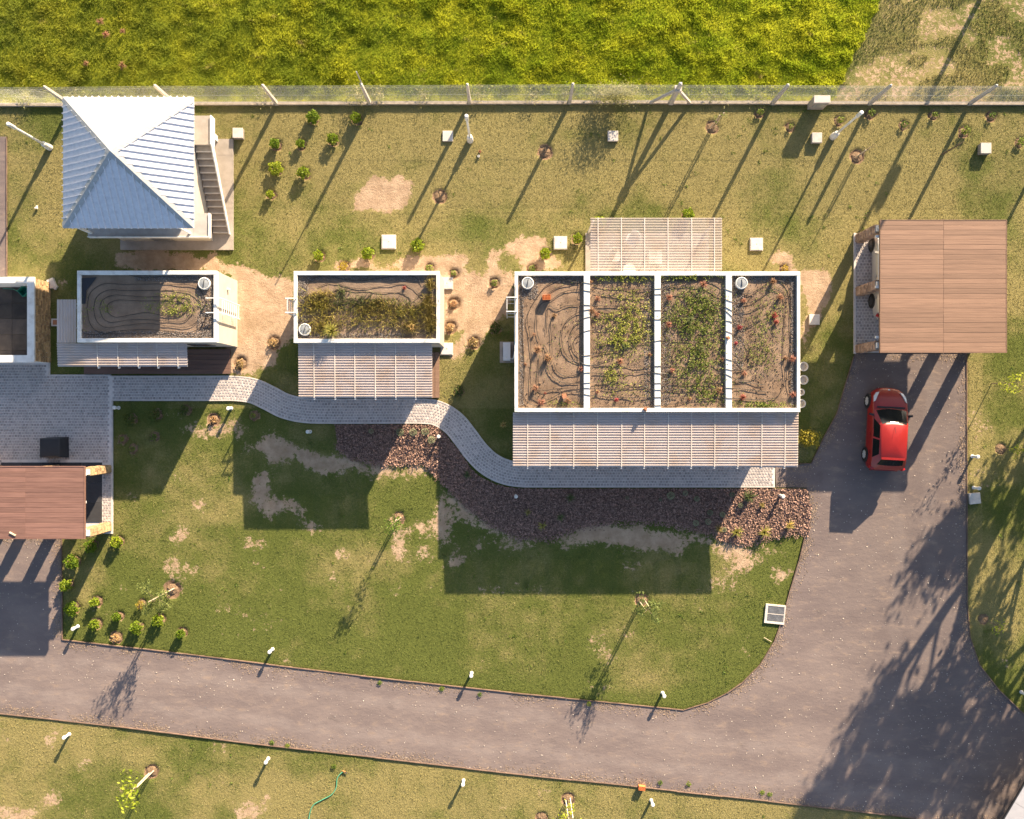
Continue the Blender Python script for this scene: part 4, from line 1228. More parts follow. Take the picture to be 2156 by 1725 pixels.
w_ = obj('window', slab_box(300, 484.5, 400, 486.5, 3.2, 4.1), M['doorgrey'], tw); obj('pane', slab_box(304, 486.4, 396, 487, 3.26, 4.04), M['windowglass'], w_)
for (x, y) in ((250, 515), (444, 515), (250, 292)):
    obj('post', slab_box(x - 2, y - 2, x + 2, y + 2, 2.60, 4.4), M['white'], tw)
obj('landing', slab_box(451.5, 284, 484.5, 341, 2.42, 2.60), M['concrete'], tw)
obj('landing_edge', slab_box(484.6, 284, 487, 341, 2.2, 2.68), M['white'], tw)
obj('landing_pillar', slab_box(452, 288, 460, 300, .09, 2.42), M['whiteplaster'], tw)
nst = 13
for k in range(nst):
    ya = 341 + (493 - 341) * k / nst; yb = 341 + (493 - 341) * (k + 1) / nst
    zt = 2.60 - (k + 1) * (2.60 - .09) / (nst + 1)
    obj('stair_step', slab_box(452, ya + .02, 484.5, yb, max(.09, zt - .34), zt), M['concrete'], tw)
    obj('lit_step_edge', slab_box(452.4, yb - 1.4, 484.2, yb + .25, zt - .05, zt + .006), M['paleconcrete'], tw)  # pale strip added along each step edge, imitating the light it catches
st = MB()
A = [G(484.7, 341, 2.30), G(487, 341, 2.30), G(487, 495, .09), G(484.7, 495, .09)]
B_ = [G(484.7, 341, 2.66), G(487, 341, 2.66), G(487, 495, .26), G(484.7, 495, .26)]
st.hexa([tuple(p) for p in A] + [tuple(p) for p in B_]); obj('stair_stringer', st, M['white'], tw)

# pyramid roof: four slopes, raised ribs, hip caps
C4 = [G(238, 523, EZ), G(482.5, 523, EZ), G(482.5, 278, EZ), G(238, 278, EZ)]; AP = G(360.3, 400.5, AZ)
for k in range(4):
    a, b = C4[k], C4[(k + 1) % 4]
    th = Vector((0, 0, -.05))
    mb = MB(); mb.add([a, b, AP, a + th, b + th, AP + th], [(0, 1, 2), (5, 4, 3), (0, 3, 4, 1)])
    sl = obj('roof_slope', mb, M['metalroof'], tw)
    u = (b - a); L = u.length; u.normalize()
    mid = (a + b) / 2; up = (AP - mid); Lu = up.length; up.normalize()
    nrm = u.cross(up).normalized()
    if nrm.z < 0: nrm = -nrm
    nr = 20
    for i in range(nr):
        s = -L / 2 + L * (i + .5) / nr
        ln = Lu * (1 - abs(s) / (L / 2)) - .12
        if ln < .12: continue
        p0 = mid + u * s - up * .015; p1 = mid + u * s + up * ln
        w = .030; hh = .055
        mb = MB()
        mb.add([p0 - u * w, p0 + u * w, p1 + u * w, p1 - u * w, p0 - u * w * .45 + nrm * hh, p0 + u * w * .45 + nrm * hh, p1 + u * w * .45 + nrm * hh, p1 - u * w * .45 + nrm * hh],
               [(4, 5, 6, 7), (0, 1, 5, 4), (1, 2, 6, 5), (2, 3, 7, 6), (3, 0, 4, 7)])
        obj('roof_rib', mb, M['metalroof'], sl)
for k in range(4):
    a = C4[k]; d = (AP - a).normalized(); side = d.cross(Vector((0, 0, 1))).normalized(); w = .17
    dn = Vector((0, 0, .048))
    l0, l1 = a + side * w, AP + side * w; r0, r1 = a - side * w, AP - side * w
    lo = Vector((0, 0, -w * .40))
    mb = MB(); mb.add([a + dn, AP + dn, l0 + dn + lo + d * w * .9, l1 + dn + lo, r0 + dn + lo + d * w * .9, r1 + dn + lo], [(0, 1, 3, 2), (0, 4, 5, 1)])
    obj('hip_cap', mb, M['metalcap'], tw)

# ================= stone enclosure with white rim at the left
en = thing('stone_enclosure', 'open stone-clad enclosure with broad white rim and dark tiled floor', 'enclosure', tuple(G(20, 672)))
EH = 1.42
o1 = P(72, 583, EH); o2 = P(72, 763, EH); i1 = P(57, 596, EH); i2 = P(57, 748, EH)
XW = G(-80, 0).x
obj('wall_rim', bx((XW, o1.y, EH - .10), (o1.x, i1.y, EH)), M['white'], en)
obj('wall_rim', bx((XW, i2.y, EH - .10), (o1.x, o2.y, EH)), M['white'], en)
obj('wall_rim', bx((i1.x, i2.y, EH - .10), (o1.x, i1.y, EH - .001)), M['white'], en)
k_ = .05
obj('wall', bx((XW, o1.y - k_, 0), (o1.x - k_, i1.y + .004, EH - .10)), M['whiteplaster'], en)
obj('wall', bx((XW, i2.y - .004, 0), (o1.x - k_, o2.y + k_, EH - .10)), M['whiteplaster'], en)
ew = obj('wall', bx((i1.x - .004, i2.y, 0), (o1.x - k_, i1.y, EH - .101)), M['whiteplaster'], en)
rubble_face(ew, M['stone'], Vector((o1.x - k_, o2.y + k_, 0)), Vector((0, 1, 0)), o1.y - o2.y - 2 * k_, EH - .11, Vector((1, 0, 0)), sl=.30, sh=.12, depth=.045)
fl = .72
for r_ in range(6):
    for c_ in range(5):
        xb = i1.x - .01 - c_ * fl; yb = i1.y - .01 - r_ * fl
        xa = max(xb - fl + .012, XW); ya = max(yb - fl + .012, i2.y + .005)
        if xb - xa < .05 or yb - ya < .05: continue
        obj('floor_tile', bx((xa, ya, -.03), (xb, yb, .06 + random.uniform(-.003, .003))), M['darktile'], en)
tb = thing('plastic_tub', 'green plastic tub standing in the corner of the stone enclosure', 'tub', tuple(P(49, 612, .1)))
p = P(49, 613, .4)
mb = MB(); mb.lathe((p.x, p.y, .06), [(.20, 0), (.26, .34), (.28, .35), (.28, .37), (.24, .37), (.19, .04), (0, .04)], 4); o = obj('tub_body', mb, M['greentub'], tb); 
mb = MB(); mb.tube([(p.x - .27, p.y, .36), (p.x - .6, p.y + .12, .16), (p.x - 1.1, p.y + .16, .1)], .015, 5); obj('tub_hose', mb, M['greentub'], tb)
pk = G(110, 745)
mb = MB(); c = P(112.5, 679, .05); mb.box((c.x - .1, c.y - .17, -.03), (c.x + .32, c.y + .17, .06)); d_ = thing('drain_box', 'small concrete drain box with red brick grate beside the stone wall', 'drain', (c.x, c.y, 0)); obj('drain_frame', mb, M['paleconcrete'], d_)
obj('drain_grate', bx((c.x - .02, c.y - .11, .055), (c.x + .26, c.y + .11, .066)), M['terracotta'], d_)
mb = MB(); c = G(111, 597); mb.cbox((c.x, c.y, .06), (.30, .42, .14), .4); mb.cbox((c.x + .12, c.y - .16, .05), (.2, .22, .12), 1.0)
tag(obj('stone_lump', mb, M['paleconcrete']), 'pale broken lump of stone at the corner of the enclosure', 'stone')

# ================= slatted carports
def carport(name, label, roof_v, z, plank_m, cols, pillars, pitch, stone_m, shown):
    A = P(roof_v[0], roof_v[3], z); B = P(roof_v[1], roof_v[2], z)
    t = thing(name, label, 'carport', ((A.x + B.x) / 2, (A.y + B.y) / 2, 0))
    n = round((B.y - A.y - .06) / pitch); w = (B.y - A.y - .06) / n
    cx = [A.x + .03 + (B.x - A.x - .06) * c for c in cols]
    for k in range(n):
        for a, b in zip(cx[:-1], cx[1:]):
            mb = MB(); ya = A.y + .03 + k * w
            mb.chbox((a + .001, ya + .004, z - .035), (b - .001, ya + w - .004, z + random.uniform(-.003, .003)), .007); obj('plank', mb, M[plank_m], t)
    for a, b in (((A.x, A.y, z - .12), (B.x, A.y + .028, z + .012)), ((A.x, B.y - .028, z - .12), (B.x, B.y, z + .012)), ((A.x, A.y + .028, z - .12), (A.x + .028, B.y - .028, z + .01)), ((B.x - .028, A.y + .028, z - .12), (B.x, B.y - .028, z + .01))):
        obj('fascia', bx(a, b), M[plank_m], t)
    for f in (.12, .5, .88):
        yb = A.y + (B.y - A.y) * f
        obj('roof_beam', bx((A.x - .12, yb - .05, z - .26), (B.x - .04, yb + .05, z - .13)), M['steel'], t)
    obj('deck_backing', bx((A.x + .05, A.y + .05, z - .06), (B.x - .05, B.y - .05, z - .04)), M['darkplastic'], t)
    for (x0, y0, x1, y1) in pillars:
        a, b = G(x0, y1), G(x1, y0)
        stone_pillar(t, a.x, a.y, b.x, b.y, z - .42, stone_m, shown(x0, y0))
        obj('post_plate', bx((a.x + .04, a.y + .08, z - .42), (b.x - .04, b.y - .08, z - .26)), M['steel'], t)
    return t
carport('carport', 'brown plank carport roof on stone pillars with a silver car beneath', (1853, 2120, 463, 743), 2.62, 'plank', (0, .5, 1),
        [(1800, 494, 1819, 512), (1800, 605, 1819, 624), (1800, 726, 1819, 744), (2026, 726, 2045, 744), (2026, 494, 2045, 512), (2026, 605, 2045, 624)], .212, M['stonegrey'], lambda x, y: 'WS' if x < 1900 else '')
carport('carport', 'reddish plank shelter roof on pale stone pillars beside the paved plaza', (-150, 178, 982, 1135), 2.42, 'plankdark', (0, .28, .62, 1),
        [(217, 979, 236, 996), (217, 1100, 236, 1118), (109, 979, 128, 996), (-12, 979, 7, 996), (109, 1100, 128, 1118), (-2, 1100, 17, 1118)], .222, M['stone'], lambda x, y: 'EN' if x > 100 and not (x < 200 and y > 1050) else '')
# floors beneath them
paved_area('carport_paving', [(1799, 492), (2036, 492), (2036, 743), (1799, 743)], px_=.150, py_=.140)
mb = bx(tuple(G(1797, 491, -.05)), tuple(G(1801.5, 745, .055))); struct('carport_border', mb, M['kerbconcrete'])
sf = bpy.data.objects.new('shelter_floor', None); col.objects.link(sf); sf['kind'] = 'structure'; origin['shelter_floor'] = Vector((0, 0, 0))
for r_ in range(3):
    for x in range(5):
        xa, ya = 216 - 42.5 * (x + 1), 974 + 42 * r_
        obj('rubber_tile', bx(tuple(G(xa + .4, min(ya + 41.6, 1100), .0)), tuple(G(xa + 42.1, ya, .05 + .003 * ((r_ + x) % 2)))), M['rubber'], sf)
cv = thing('covered_box', 'cube shaped thing under a black fitted cover on the plaza', 'box', tuple(G(106, 945)))
h_ = .78
a, b = P(83, 964, h_), P(125.5, 923, h_)
mb = MB()
q0 = [(a.x - .02, a.y - .03), (b.x + .04, a.y - .01), (b.x + .02, b.y + .02), (a.x - .04, b.y)]
mb.hexa([(x, y, .03) for x, y in q0] + [(a.x, a.y, h_ - .03), (b.x, a.y + .02, h_ - .03), (b.x, b.y, h_ - .03), (a.x, b.y, h_ - .03)])
mb.hexa([(a.x, a.y, h_ - .03), (b.x, a.y + .02, h_ - .03), (b.x, b.y, h_ - .03), (a.x, b.y, h_ - .03), (a.x + .04, a.y + .04, h_), (b.x - .04, a.y + .06, h_), (b.x - .04, b.y - .04, h_), (a.x + .04, b.y - .04, h_)])
obj('cover', mb, M['cover'], cv)
mb = MB(); mb.hexa([(x + (0.012 if x > a.x + .3 else -.012), y + (.012 if y > a.y + .3 else -.012), .03) for x, y in q0] + [(x + (0.012 if x > a.x + .3 else -.012), y + (.012 if y > a.y + .3 else -.012), .09) for x, y in q0]); obj('cover_hem', mb, M['darkplastic'], cv)

p, q = P(20, 1121, 2.45), P(33, 1128, 2.45); mb = MB(); mb.cbox(((p.x + q.x) / 2, (p.y + q.y) / 2, 2.452), (.30, .05, .045), math.atan2(q.y - p.y, q.x - p.x)); tag(obj('wood_offcut', mb, M['stake']), 'short pale timber offcut lying on the reddish plank shelter roof', 'timber')

# ================================================================== FENCE
fence = thing('wire_fence', 'chain-link fence on pale concrete posts along the meadow', 'fence', tuple(G(1078, 217)))
FB = lambda x: 219.5 - 3.0 * max(0, 1 - abs(x - 1200) / 700.0) + (2.5 if x < 350 else 0)     # base line, nearly straight
FH = 2.30
posts = [(-75, FH), (150, FH), (369, FH), (583, FH), (779, 3.6), (989, FH), (1199, FH), (1412, 2.38), (1626, FH), (1830, FH), (2040, FH), (2250, FH)]
for i, (x, h) in enumerate(posts):
    p = G(x, FB(x)); w = .075 if h < 2.35 or h > 3 else .095
    tx = .0 if h < 3 else .10
    mb = MB()
    hh = min(h, 2.38)
    c8 = [(p.x - w, p.y - w, 0), (p.x + w, p.y - w, 0), (p.x + w, p.y + w, 0), (p.x - w, p.y + w, 0)]
    t_ = w * .72
    c8 += [(p.x - t_, p.y - t_, hh), (p.x + t_, p.y - t_, hh), (p.x + t_, p.y + t_, hh), (p.x - t_, p.y + t_, hh)]
    mb.hexa(c8)
    mb.add([(p.x - t_, p.y - t_, hh), (p.x + t_, p.y - t_, hh), (p.x + t_, p.y + t_, hh), (p.x - t_, p.y + t_, hh), (p.x, p.y, hh + .05)], [(0, 1, 4), (1, 2, 4), (2, 3, 4), (3, 0, 4)])
    o = obj('post', mb, M['fencepost'], fence)
    if h > 3:
        mb = MB(); mb.tube([(p.x + .01, p.y + .07, 1.9), (p.x + .01, p.y + .09, 3.55)], .03, 6); obj('post_extension', mb, M['galv'], o)
for x0, x1, h0 in ((1368, 1412, 1.75), (1453, 1412, 1.75)):
    a, b = G(x0, FB(x0) + .5, .05), G(x1, FB(x1), h0)
    d = (b - a); mb = MB()
    s_ = Vector((.0, .05, 0)); v_ = d.cross(s_).normalized() * .055
    b = b - d.normalized() * .09
    mb.hexa([tuple(a - s_ - v_), tuple(b - s_ - v_), tuple(b + s_ - v_), tuple(a + s_ - v_), tuple(a - s_ + v_), tuple(b - s_ + v_), tuple(b + s_ + v_), tuple(a + s_ + v_)])
    obj('strut', mb, M['fencepost'], fence)
c = G(1412, FB(1412)); obj('post_collar', bx((c.x - .15, c.y - .13, 1.66), (c.x + .15, c.y + .13, 1.86)), M['fencepost'], fence)
for (x, _), (x2, _) in zip(posts[:-1], posts[1:]):
    a, b = G(x, FB(x)), G(x2, FB(x2))
    L = b.x - a.x; u = (b - a).normalized()
    mb = MB(); z0, z1 = .16, 2.02; cell = .085; hgt = z1 - z0
    m0 = -int(hgt / cell); m1 = int(L / cell)
    wr = .0024
    for k in range(m0, m1 + 1):
        for sgn in (1, -1):
            # line s = k*cell + sgn-run over height
            s0, s1 = (k * cell, k * cell + hgt) if sgn > 0 else (k * cell + hgt, k * cell)
            t0, t1 = 0.0, 1.0
            if s1 > s0:
                if s0 < 0: t0 = -s0 / (s1 - s0)
                if s1 > L: t1 = (L - s0) / (s1 - s0)
            else:
                if s0 > L: t0 = (s0 - L) / (s0 - s1)
                if s1 < 0: t1 = s0 / (s0 - s1)
            if t1 - t0 < .02: continue
            pa = a + u * (s0 + (s1 - s0) * t0); pb = a + u * (s0 + (s1 - s0) * t1)
            mb.tube([(pa.x, pa.y, z0 + hgt * t0), (pb.x, pb.y, z0 + hgt * t1)], wr, 3, False, .5)
    obj('mesh_panel', mb, M['wire'], fence)
    for z in (.18, 1.1, 2.02, 2.12, 2.22):
        mb = MB(); mid = (a + b) / 2
        mb.tube([(a.x, a.y, z), (mid.x, mid.y, z - .012), (b.x, b.y, z)], .0035, 4, False); obj('line_wire', mb, M['wire'], fence)
    seg = 2
    mb = MB()
    mb.box((a.x + .08, a.y - .07, -.05), (b.x - .08, a.y + .07, .13)); obj('base_beam', mb, M['beamconcrete'], fence)
mb = MB()
# meter pillar standing in the fence line
mp = thing('meter_pillar', 'squat concrete meter pillar built into the wire fence', 'pillar', tuple(G(1716, 222)))
a, b = G(1700, 231), G(1732, 217.5)
obj('pillar_body', bx((a.x, a.y, -.05), (b.x, b.y, .86)), M['concrete'], mp)
mb = MB(); mb.chbox((a.x - .02, a.y - .02, .86), (b.x + .02, b.y + .02, .93), .015); obj('pillar_cap', mb, M['paleconcrete'], mp)
obj('meter_door', bx((a.x + .12, a.y - .012, .3), (b.x - .12, a.y, .72)), M['galv'], mp)

# ================================================================== LAMPS
def lamp_post(v, h, label):
    p = G(*v)
    t = thing('lamp_post', label, 'lamp', tuple(p), 'white lamp posts in the upper yard')
    mb = MB(); mb.lathe(p, [(.15, 0), (.15, .28), (.13, .32), (.12, .55), (.085, .60)], 14); obj('base', mb, M['white'], t)
    mb = MB(); mb.lathe(p, [(.055, .55), (.045, h - .52)], 12); obj('pole', mb, M['white'], t)
    mb = MB(); mb.lathe(p, [(.07, h - .54), (.075, h - .50), (.075, h - .12), (.085, h - .11), (.085, h - .02), (.05, h)], 14); hd = obj('lamp_head', mb, M['white'], t)
    mb = MB(); mb.lathe(p, [(.078, h - .40), (.080, h - .39), (.080, h - .20), (.078, h - .19)], 14); obj('diffuser', mb, M['lens'], hd)
lamp_post((105, 311), 3.35, 'white lamp post between the gravel lane and the metal-roofed tower')
lamp_post((990, 296), 3.35, 'white lamp post near the square slab at mid fence')
lamp_post((1753, 289), 3.35, 'white lamp post beside the concrete meter pillar')

BOL = 'bollard lights'
def bollard_mesh():
    t = thing('bollard_light', 'x', 'bollard light', (0, 0, 0), BOL)
    mb = MB(); mb.lathe((0, 0, 0), [(.085, 0), (.085, .02), (.06, .03), (.06, .32)], 14); obj('base', mb, M['white'], t)
    mb = MB(); mb.lathe((0, 0, 0), [(.052, .32), (.052, .40)], 12); obj('diffuser', mb, M['lens'], t)
    mb = MB(); mb.lathe((0, 0, 0), [(.08, .40), (.085, .42), (.085, .50), (.07, .525), (0, .535)], 16); obj('cap', mb, M['white'], t)
    return t
road_n = 'short white bollard light on the lawn above the gravel road'
road_s = 'short white bollard light on the grass below the gravel road'
drive = 'short white bollard light on the grass beside the driveway edge'
bols = [((164, 1319), 'short white bollard light by the lawn corner below the shelter'), ((146, 1546), road_s), ((574, 1367), road_n), ((993, 1417), road_n), ((565, 1597), road_s), ((976, 1643), road_s),
        ((1395, 1459), road_n), ((1371, 1685), road_s), ((2047, 961), drive), ((2050, 1027), drive), ((2150, 1457), 'short white bollard light where the driveway edge curves to the road'),
        ((1642, 1043), 'white bollard light in the sunlit end of the wood-chip bed'), ((1086, 1044), 'white bollard light in the shaded wood-chip bed under the path bend'),
        ((925, 919), 'white bollard light beside four round grey-green plants'), ((653, 909), 'white bollard light in shade on the lawn below the curved path'),
        ((250, 859), 'white bollard light at the corner of the plaza paving'), ((487, 860), 'white bollard light where the path begins to curve')]
bp = bollard_mesh()
for i, (v, lab) in enumerate(bols):
    o = bp if i == 0 else copy_tree(bp)
    o.location = G(*v); o['label'] = lab; o.rotation_euler = (random.uniform(-.03, .03), random.uniform(-.03, .03), random.uniform(0, 6))

# ================================================================== SLABS, COVERS, GRATE
def slab(v, size, h, label, rz=0, frame=False, grp=None):
    p = G(*v); t = thing('concrete_cover', label, 'cover', tuple(p), grp or 'concrete covers in the yard')
    s = size / PX
    mb = MB()
    if frame:
        mb.cbox((p.x, p.y, h / 2 - .02), (s, s, h + .04), rz); obj('cover_frame', mb, M['paleconcrete'], t)
        mb = MB(); mb.cbox((p.x, p.y, h + .008), (s * .88, s * .88, .02), rz); ld = obj('cover_lid', mb, M['paleconcrete'], t)
        mb = MB(); mb.lathe((p.x, p.y, h + .016), [(.02, 0), (.02, .006)], 8); obj('lift_hole', mb, M['darkplastic'], ld)
    else:
        mb.cbox((p.x, p.y, h / 2 - .03), (s * .96, s * .96, h - .0), rz); obj('cover_base', mb, M['concrete'], t)
        mb = MB(); mb.chbox((-s / 2, -s / 2, 0), (s / 2, s / 2, .05), .012)
        ca, sa = math.cos(rz), math.sin(rz)
        mb.v = [(p.x + x * ca - y * sa, p.y + x * sa + y * ca, z + h - .03) for x, y, z in mb.v]; obj('cover_lid', mb, M['paleconcrete'], t)
slab((504, 284), 21, .26, 'raised square concrete cover beside the tower stair')
slab((943, 287.5), 22, .05, 'flat pale square cover with a post shadow across it')
slab((1290, 288), 22, .10, 'square cover dappled by the weed shadow from the fence')
slab((1717, 293), 21, .20, 'raised concrete block between the meter pillar and a lamp post')
slab((2069, 316), 22, .28, 'raised concrete block in the far end of the upper yard by young plants')
slab((819, 510), 30, .07, 'large framed square cover above the grassy-roofed cabin', frame=True)
slab((1180, 512), 28, .07, 'large framed square cover beside two shrubs and the clear awning', frame=True)
slab((1592, 515), 27, .07, 'large framed square cover right of the clear patio awning', frame=True)
slab((1713, 673.5), 22, .10, 'square cover half in shade between long building and carport')
slab((941, 597), 26, .07, 'square cover tucked against the upper corner of the grassy-roofed cabin', frame=True)
slab((941, 735), 26, .07, 'square cover tucked against the lower corner of the grassy-roofed cabin', frame=True)
slab((2049, 1049), 23, .16, 'tilted square concrete block against the driveway edging', rz=.1)
gt = thing('drain_grate', 'rectangular steel grate in a white frame at the lawn corner by the drive', 'grate', tuple(G(1631, 1293)), rz=-.10)
gw, gh = 42 / PX, 40 / PX
def gbox(a, b):
    mb = MB(); mb.box(a, b); return mb
def gobj(nm, mb, m, par):
    me = mesh_from(nm, mb, m); return new_obj(nm, me, par)
gobj('grate_pit', gbox((-gw / 2 + .05, -gh / 2 + .05, -.1), (gw / 2 - .05, gh / 2 - .05, .02)), M['darkplastic'], gt)
for a, b in (((-gw / 2, -gh / 2, -.05), (gw / 2, -gh / 2 + .09, .07)), ((-gw / 2, gh / 2 - .07, -.05), (gw / 2, gh / 2, .07)), ((-gw / 2, -gh / 2 + .09, -.05), (-gw / 2 + .1, gh / 2 - .07, .069)), ((gw / 2 - .05, -gh / 2 + .09, -.05), (gw / 2, gh / 2 - .07, .069)), ((-gw / 2 + .1, -.012, -.02), (gw / 2 - .05, .012, .066))):
    gobj('grate_frame', gbox(a, b), M['paleconcrete'], gt)
for k in range(15):
    x = -gw / 2 + .12 + k * (gw - .19) / 14
    gobj('grate_bar', gbox((x - .011, -gh / 2 + .09, .02), (x + .011, gh / 2 - .07, .058)), M['galv'], gt)

# ================================================================== SMALL FURNITURE
def chair(v, rz, label):
    p = G(*v, .06)
    t = thing('garden_chair', label, 'chair', tuple(p), 'white chairs under the clear awning', rz)
    mb = MB(); mb.lathe((0, 0, .40), [(.28, 0), (.29, .02), (.28, .04), (0, .03)], 14); gobj('seat', mb, M['chair'], t)
    mb = MB(); pts = []
    for k in range(7):
        a = -1.1 + 2.2 * k / 6; pts.append((.30 * math.cos(a), .30 * math.sin(a)))
    for (xa, ya), (xb, yb) in zip(pts[:-1], pts[1:]):
        mb.hexa([(xa, ya, .42), (xb, yb, .42), (xb * .9, yb * .9, .42), (xa * .9, ya * .9, .42), (xa * 1.15, ya * 1.15, .84), (xb * 1.15, yb * 1.15, .84), (xb * 1.06, yb * 1.06, .84), (xa * 1.06, ya * 1.06, .84)])
    gobj('backrest', mb, M['chair'], t)
    for sx in (-1, 1):
        for sy in (-1, 1):
            mb = MB(); mb.tube([(.18 * sx, .18 * sy, .41), (.23 * sx, .23 * sy, 0)], .018, 6); gobj('leg', mb, M['chair'], t)
chair((1292, 543), 2.2, 'white round-seated chair under the clear awning at its near corner')
chair((1328, 508), .6, 'white round-seated chair under the clear awning at its far side')
chair((1322, 572), -1.6, 'white round-seated chair under the clear awning by the wall')
tb = thing('patio_table', 'white square table under the clear awning', 'table', tuple(G(1374, 548, .06)))
mb = MB(); mb.chbox((-.30, -.30, .68), (.30, .30, .72), .01); gobj('tabletop', mb, M['chair'], tb)
for sx in (-1, 1):
    for sy in (-1, 1): gobj('leg', gbox((.25 * sx - .025, .25 * sy - .025, 0), (.25 * sx + .025, .25 * sy + .025, .68)), M['chair'], tb)

acu = thing('air_conditioner', 'white outdoor air conditioner unit beside the long building wall', 'air conditioner', tuple(G(1068, 742, 0)))
c = P(1066, 742, .75)
w, l = .33, .80
gobj('mounting_slab', gbox((-.34, -.48, -.02), (.30, .48, .06)), M['concrete'], acu)
gobj('casing', gbox((-w / 2 - .02, -l / 2, .10), (w / 2 - .02, l / 2, .70)), M['ac'], acu)
for k in range(4):
    x = -w / 2 + .03 + k * .075; gobj('top_rib', gbox((x, -l / 2 + .05, .70), (x + .03, l / 2 - .05, .712)), M['ac'], acu)
mb = MB(); mb.lathe((-w / 2 - .021, 0, .4), [(.24, -.02), (.24, .002)], 20, 'X'); gobj('fan_grille', mb, M['darkplastic'], acu)
mb = MB(); mb.tube([(w / 2 - .03, -.3, .25), (w / 2 + .1, -.32, .4), (w / 2 + .16, -.2, 1.3), (w / 2 + .17, -.1, 1.9)], .03, 8); gobj('pipe_cover', mb, M['ac'], acu)
for v, r_, soilz in (((1692, 772), .205, .05), ((1692, 800), .205, .05), ((1687, 826), .15, .1), ((1687.5, 850), .19, .1)):
    p = P(v[0], v[1], .45)
    lab = {772: 'round pale pot by the long building side, closest to the sandy patch', 800: 'round pale pot by the long building, second along the wall', 826: 'smallest round pot against the long building side wall', 850: 'round pale pot at the wall end near the yellow shrub'}[v[1]]
    t = thing('plant_pot', lab, 'pot', (p.x, p.y, 0), 'round pots along the building side')
    mb = MB(); mb.lathe((p.x, p.y, 0), [(r_ * .78, 0), (r_, .45), (r_ + .01, .46), (r_ - .03, .46), (r_ - .05, .30)], 20); obj('pot', mb, M['potwhite'], t)
    mb = MB(); mb.lathe((p.x, p.y, .24), [(r_ - .045, 0), (r_ - .05, .04), (0, .06)], 16); obj('pot_soil', mb, M['soil'], t)

def hollow_brick(v, z, rz, label, l=.26, w=.17, h=.22):
    p = P(v[0], v[1], z + h); t = thing('hollow_brick', label, 'brick', (p.x, p.y, z), 'hollow clay bricks', rz)
    gobj('brick_body', gbox((-l / 2, -w / 2, 0), (l / 2, w / 2, h - .03)), M['brick'], t)
    nxy = (5, 3)
    for i in range(nxy[0] + 1):
        x = -l / 2 + i * (l - .012) / nxy[0]; gobj('brick_web', gbox((x, -w / 2, h - .03), (x + .012, w / 2, h)), M['brick'], t)
    for j in range(nxy[1] + 1):
        y = -w / 2 + j * (w - .012) / nxy[1]; gobj('brick_web', gbox((-l / 2, y, h - .031), (l / 2, y + .012, h - .002)), M['brick'], t)
hollow_brick((1151, 626), 2.72, .05, 'orange hollow brick standing on the bare roof bay', .34, .2, .24)
hollow_brick((1352, 1661), 0.0, -.12, 'orange hollow brick on the grass at the road edging', .30, .18, .24)
def fragment(v, z, label, n=2, s=.13):
    p = P(v[0], v[1], z + .08); mb = MB()
    for k in range(n):
        mb.cbox((p.x + random.uniform(-.06, .06), p.y + random.uniform(-.05, .05), z + .05 + .07 * k), (s * random.uniform(.8, 1.3), s * random.uniform(.6, .9), .08), random.uniform(0, 3))
    tag(obj('brick_fragment', mb, M['terracotta']), label, 'brick', 'broken clay bricks on the roof')
fragment((1186, 835), 2.72, 'broken clay brick on the soil of the bare roof bay', 3, .17)
fragment((1533, 711), ROOF_Z, 'broken clay brick sitting on a white roof beam')
fragment((1361, 862), ROOF_Z, 'small clay piece on the white front parapet')

hp = [G(x, y, .03) for x, y in smooth([(650, 1740), (652, 1715), (660, 1695), (678, 1684), (698, 1673), (708, 1658), (710, 1640), (716, 1630), (724, 1624)], 8)]
hs = thing('garden_hose', 'thin green garden hose lying on the grass below the road', 'hose', tuple(G(690, 1680)))
mb = MB(); mb.tube([tuple(p) for p in hp], .018, 8); obj('hose_tube', mb, M['hose'], hs, True)
p, q = G(724, 1624, .04), G(731, 1628, .04); mb = MB(); mb.tube([tuple(p), tuple(q)], .026, 8); obj('nozzle', mb, M['darkplastic'], hs)
p, q = G(722, 1622, .04), G(727, 1625, .05); mb = MB(); mb.tube([tuple(p), tuple(q)], .028, 8); obj('coupling', mb, M['brick'], hs)
for v, lab in (((1010.5, 320), 'tiny clay pipe stub in the grass near the lamp post'), ((1008, 330), 'tiny white pipe stub with green cap near the lamp post')):
    p = G(*v); mb = MB(); mb.lathe(p, [(.055, -.02), (.055, .10), (.04, .10), (.04, .04)], 10); tag(obj('pipe_stub', mb, M['terracotta'] if v[1] == 320 else M['white']), lab, 'pipe')
p = G(79, 438); mb = MB(); mb.tube([(p.x, p.y - .05, .05), (p.x + .02, p.y + .1, .08)], [.05, .04], 8); mb.cbox((p.x - .03, p.y - .02, .1), (.08, .07, .06), .4); tag(obj('sprinkler_head', mb, M['white']), 'small white sprinkler head in the grass below the lamp post', 'sprinkler')
p, q = G(1608, 1342, .03), G(1624, 1351, .03); mb = MB(); mb.tube([tuple(p), tuple(q)], .012, 6); tag(obj('cane', mb, M['stake']), 'thin pale cane lying on the lawn below the steel grate', 'stick')
